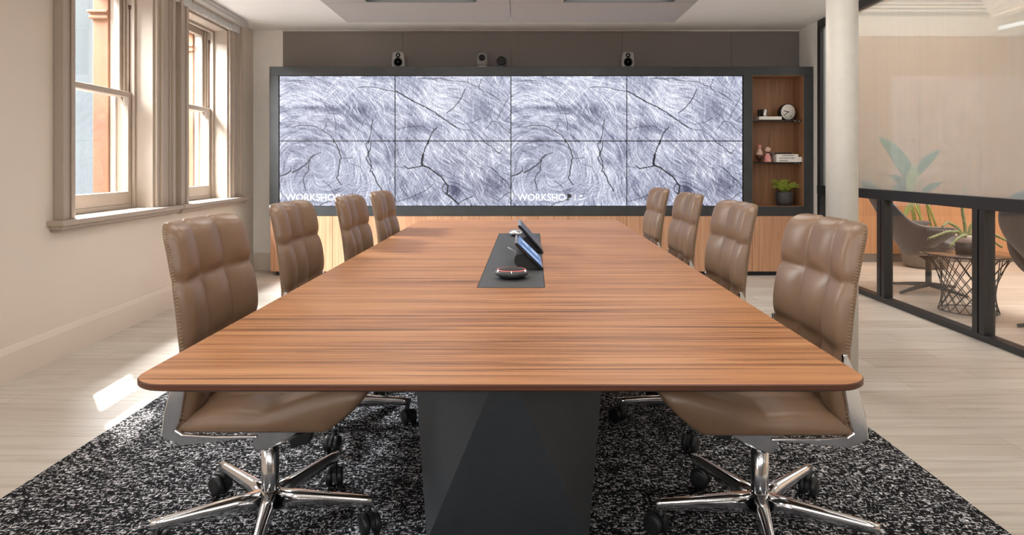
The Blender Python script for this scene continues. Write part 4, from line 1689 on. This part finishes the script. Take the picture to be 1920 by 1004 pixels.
def lounge_chair(loc, rz, lab):
    """low swivel chair facing local +x, egg-shaped felt shell"""
    t = thing('lounge_chair', lab, 'chair', loc, rz, 'grey lounge chairs beyond the glass')
    nu, nv = 36, 40
    outv, inv_ = [], []
    for j in range(nv + 1):
        v = j / nv
        # centre line: from the seat front, along the seat, up the back
        if v < .42:
            s = v / .42
            x, z = .34 - .56 * s, .40 - .075 * math.sin(s * PI * .55)
            tang = 0
        else:
            s = (v - .42) / .58
            x = -.22 - .17 * math.sin(s * PI / 2) - .20 * s * s
            z = .327 + .68 * s ** 1.15
        w = .35 * (1 - .18 * (1 - min(1, v / .2)) ** 2) + .02 * math.sin(v * PI)
        if v > .72:
            w *= math.sqrt(max(0.02, 1 - ((v - .72) / .285) ** 2.4))
        curl = .10 + .20 * math.exp(-((v - .45) / .16) ** 2)
        for i in range(nu + 1):
            u = -1 + 2 * i / nu
            y = w * math.sin(u * PI * .5 * .95)
            lift = curl * (1 - math.cos(u * PI / 2))
            if v < .42:
                dx_, dz_ = lift * .2 * (v / .42), lift
            else:
                s = (v - .42) / .58
                dx_, dz_ = lift * (1.1 - .3 * s), lift * (1 - s) * .9
            outv.append(Vector((x + dx_, y, z + dz_)))
    n = nu + 1
    # thickness along an approximate normal
    for j in range(nv + 1):
        for i in range(nu + 1):
            p = outv[j * n + i]
            a = outv[min(j + 1, nv) * n + i] - outv[max(j - 1, 0) * n + i]
            b = outv[j * n + min(i + 1, nu)] - outv[j * n + max(i - 1, 0)]
            nr = a.cross(b)
            nr = nr.normalized() if nr.length > 1e-9 else Vector((0, 0, 1))
            inv_.append(p - nr * .028)
    vs = outv + inv_
    fo, fi = [], []
    o = n * (nv + 1)
    for j in range(nv):
        for i in range(nu):
            fo.append((j * n + i, j * n + i + 1, (j + 1) * n + i + 1, (j + 1) * n + i))
            fi.append((o + j * n + i, o + (j + 1) * n + i, o + (j + 1) * n + i + 1, o + j * n + i + 1))
    rim = []
    for j in range(nv):
        rim.append((j * n, (j + 1) * n, o + (j + 1) * n, o + j * n))
        rim.append((j * n + nu, o + j * n + nu, o + (j + 1) * n + nu, (j + 1) * n + nu))
    for i in range(nu):
        rim.append((i, o + i, o + i + 1, i + 1))
        a = nv * n + i
        rim.append((a, a + 1, o + a + 1, o + a))
    mb = MB()
    mb.add(vs, fo + fi + rim, 0, True)
    mb.build('shell', MAT['shell'], t)
    mb = MB()
    mb.lathe([(.030, .05), (.026, .08), (.026, .28), (.09, .325)], (-.02, 0, 0), n=24)
    mb.build('pedestal', MAT['steel'], t)
    for q in range(4):
        a = math.radians(38 + 90 * q)
        mb = MB()
        mb.tube([(-.02 + .02 * math.cos(a), .02 * math.sin(a), .062), (-.02 + .18 * math.cos(a), .18 * math.sin(a), .042), (-.02 + .36 * math.cos(a), .36 * math.sin(a), .014)], [.022, .017, .012], 10)
        mb.build('base_leg', MAT['steel'], t)
    return t


lounge_chair((3.76, 6.10, 0), math.radians(-16), 'grey felt lounge chair behind the glass with the tall plant behind it')
lounge_chair((3.89, 4.62, 0), math.radians(30), 'grey felt lounge chair at the right edge, cut by the frame')

# wire table
WT = (3.55, 5.28)
t = thing('wire_table', 'round smoked-top side table on a crossed black wire base beyond the glass', 'table', (WT[0], WT[1], 0))
MB().lathe([(.0, .448), (.325, .448), (.332, .452), (.332, .458), (.326, .462), (0, .462)], n=56).build('tabletop', MAT['smoke'], t)
mb = MB()
n = 18
rt, rb_ = .285, .205
for q in range(n):
    for d in (-4, 4):
        a0, a1 = 2 * PI * q / n, 2 * PI * (q + d) / n
        mb.tube([(rt * math.cos(a0), rt * math.sin(a0), .444), (rb_ * math.cos(a1), rb_ * math.sin(a1), .006)], .0036, 5)
for (r_, z0_) in ((rt, .444), (rb_, .006)):
    mb.tube([(r_ * math.cos(2 * PI * q / 40), r_ * math.sin(2 * PI * q / 40), z0_) for q in range(40)], .0045, 6, closed=True)
mb.build('wire_base', MAT['black'], t)

# cactus on the wire table
t = thing('potted_cactus', 'sprawling cactus in a two-tone pot on the wire side table', 'plant', (WT[0] - .03, WT[1] - .02, .4625))
MB().lathe([(.062, 0), (.073, .006), (.075, .085)], n=36).build('pot', MAT['ceramic'], t)
MB().lathe([(.0755, .085), (.076, .140), (.073, .144), (.069, .138), (0, .125)], n=36).build('pot_band', MAT['potpink'], t)
arms = [[(0, 0, .11), (-.01, 0, .22), (-.03, 0, .33), (-.02, .01, .44), (.0, .01, .52)],
        [(-.02, 0, .11), (-.08, -.02, .17), (-.17, -.03, .17), (-.26, -.04, .14), (-.33, -.05, .12)],
        [(0, -.02, .11), (-.06, -.07, .15), (-.14, -.10, .12), (-.20, -.12, .07)],
        [(.02, -.02, .11), (.03, -.08, .13), (-.02, -.16, .08), (-.06, -.20, .02)],
        [(.02, 0, .11), (.09, -.01, .19), (.20, -.02, .15), (.30, -.03, .10), (.38, -.02, .09)],
        [(.02, .02, .11), (.10, .04, .16), (.22, .03, .10), (.30, .02, .04)],
        [(0, .01, .11), (-.05, .03, .20), (-.12, .04, .24), (-.18, .02, .20)],
        [(.01, 0, .11), (.04, 0, .22), (.09, .01, .27)]]
rc = random.Random(4)
for ap in arms:
    pts = []
    P = [Vector(p) for p in ap]
    for i in range(len(P) - 1):
        for q in range(4):
            pts.append(P[i].lerp(P[i + 1], q / 4))
    pts.append(P[-1])
    rs = [.013 * (1 - .5 * i / len(pts)) * (1 + .15 * (i % 2)) for i in range(len(pts))]
    mb = MB()
    mb.tube(pts, rs, 7)
    for i in range(0, len(pts)):
        for q in range(4):
            d = Vector((rc.uniform(-1, 1), rc.uniform(-1, 1), rc.uniform(-1, 1))).normalized()
            mb.tube([pts[i] + d * rs[i] * .7, pts[i] + d * (rs[i] + .016)], [.0018, .0003], 3, mi=1)
    mb.build('stem', [MAT['cactus'], MAT['spine']], t)

# tall broad-leaved plant
PP = Vector((4.59, 7.55, 0))
t = thing('tall_potted_plant', 'tall broad-leaved plant in a wide grey planter behind the lounge chair', 'plant', PP)
MB().lathe([(.17, 0), (.22, .03), (.26, .22), (.265, .36), (.25, .38), (.235, .37), (.23, .34)], n=44).build('planter', MAT['potgrey'], t)
mb = MB()
mb.lathe([(.232, .34), (.2, .375), (.1, .395), (0, .40)], n=30)
rs_ = random.Random(8)
for q in range(70):
    a, r_ = rs_.uniform(0, 2 * PI), .22 * math.sqrt(rs_.random())
    Mx = Matrix.Translation((r_ * math.cos(a), r_ * math.sin(a), .385 + .01 * (1 - r_ / .22))) @ Matrix.Rotation(rs_.uniform(0, 6), 4, 'Z') @ Matrix.Rotation(rs_.uniform(-.6, .6), 4, 'X')
    mb.box(-.025, .025, -.01, .01, -.006, .008, mat=Mx)
mb.build('bark_chips', MAT['soil'], t)


def leaf(base, mid, tip, width, mat, face):
    """blade along a quadratic curve, folded slightly along its midrib"""
    mb = MB()
    B, Mi, Tp = Vector(base), Vector(mid), Vector(tip)
    vs = []
    K = 14
    fd = Vector(face).normalized()
    for i in range(K + 1):
        s = i / K
        p = B * (1 - s) ** 2 + Mi * 2 * s * (1 - s) + Tp * s * s
        d = ((Mi - B) * (1 - s) + (Tp - Mi) * s).normalized()
        sd = d.cross(fd).normalized()
        w = width * (max(0.0, math.sin(PI * min(1, (s * .93 + .07)) ** .85)) ** .7) if i < K else .002
        ro = fd * (.25 * w)
        vs += [p - sd * w + ro, p - sd * w * .5 + ro * .35, p, p + sd * w * .5 + ro * .35, p + sd * w + ro]
    th = fd * -.004
    o = len(vs)
    vs2 = vs + [v + th for v in vs]
    fs = []
    for i in range(K):
        for q in range(4):
            a = i * 5 + q
            fs.append((a, a + 1, a + 6, a + 5))
            fs.append((o + a, o + a + 5, o + a + 6, o + a + 1))
        fs.append((i * 5, i * 5 + 5, o + i * 5 + 5, o + i * 5))
        fs.append((i * 5 + 4, o + i * 5 + 4, o + i * 5 + 9, i * 5 + 9))
    mb.add(vs2, fs, 0, True)
    return mb.build('leaf', mat, t)


def lp(px, py, dy=0.0):
    Y = 7.55 + dy
    return Vector(((px - 975) * Y / 1250, Y, 1.16 - (py - 309) * Y / 1250)) - PP


leaves = [((1708, 341), (1690, 296), (1646, 256), .095, 'palm', -.02), ((1722, 326), (1732, 300), (1763, 282), .055, 'palm', .0),
          ((1708, 366), (1703, 332), (1717, 308), .07, 'palmlight', -.06), ((1730, 360), (1744, 350), (1766, 342), .035, 'palm', -.02),
          ((1700, 352), (1686, 336), (1668, 330), .05, 'palm', .08), ((1704, 360), (1690, 352), (1672, 352), .05, 'palm', .1),
          ((1697, 405), (1702, 388), (1712, 378), .04, 'palmlight', -.08)]
for (b_, m2, tp, w, mt, dy) in leaves:
    leaf(lp(b_[0], b_[1], dy), lp(m2[0], m2[1], dy - .05), lp(tp[0], tp[1], dy - .12), w, MAT[mt], (.1, -1, .25))
    q = lp(b_[0], b_[1], dy)
    r0 = Vector((-.10 + .30 * (b_[0] - 1697) / 40, dy * .6, .37))
    mb = MB()
    mb.tube([r0, r0.lerp(q, .5) + Vector((.01, 0, 0)), q], [.015, .012, .008], 8)
    mb.build('stalk', MAT['stem'], t)
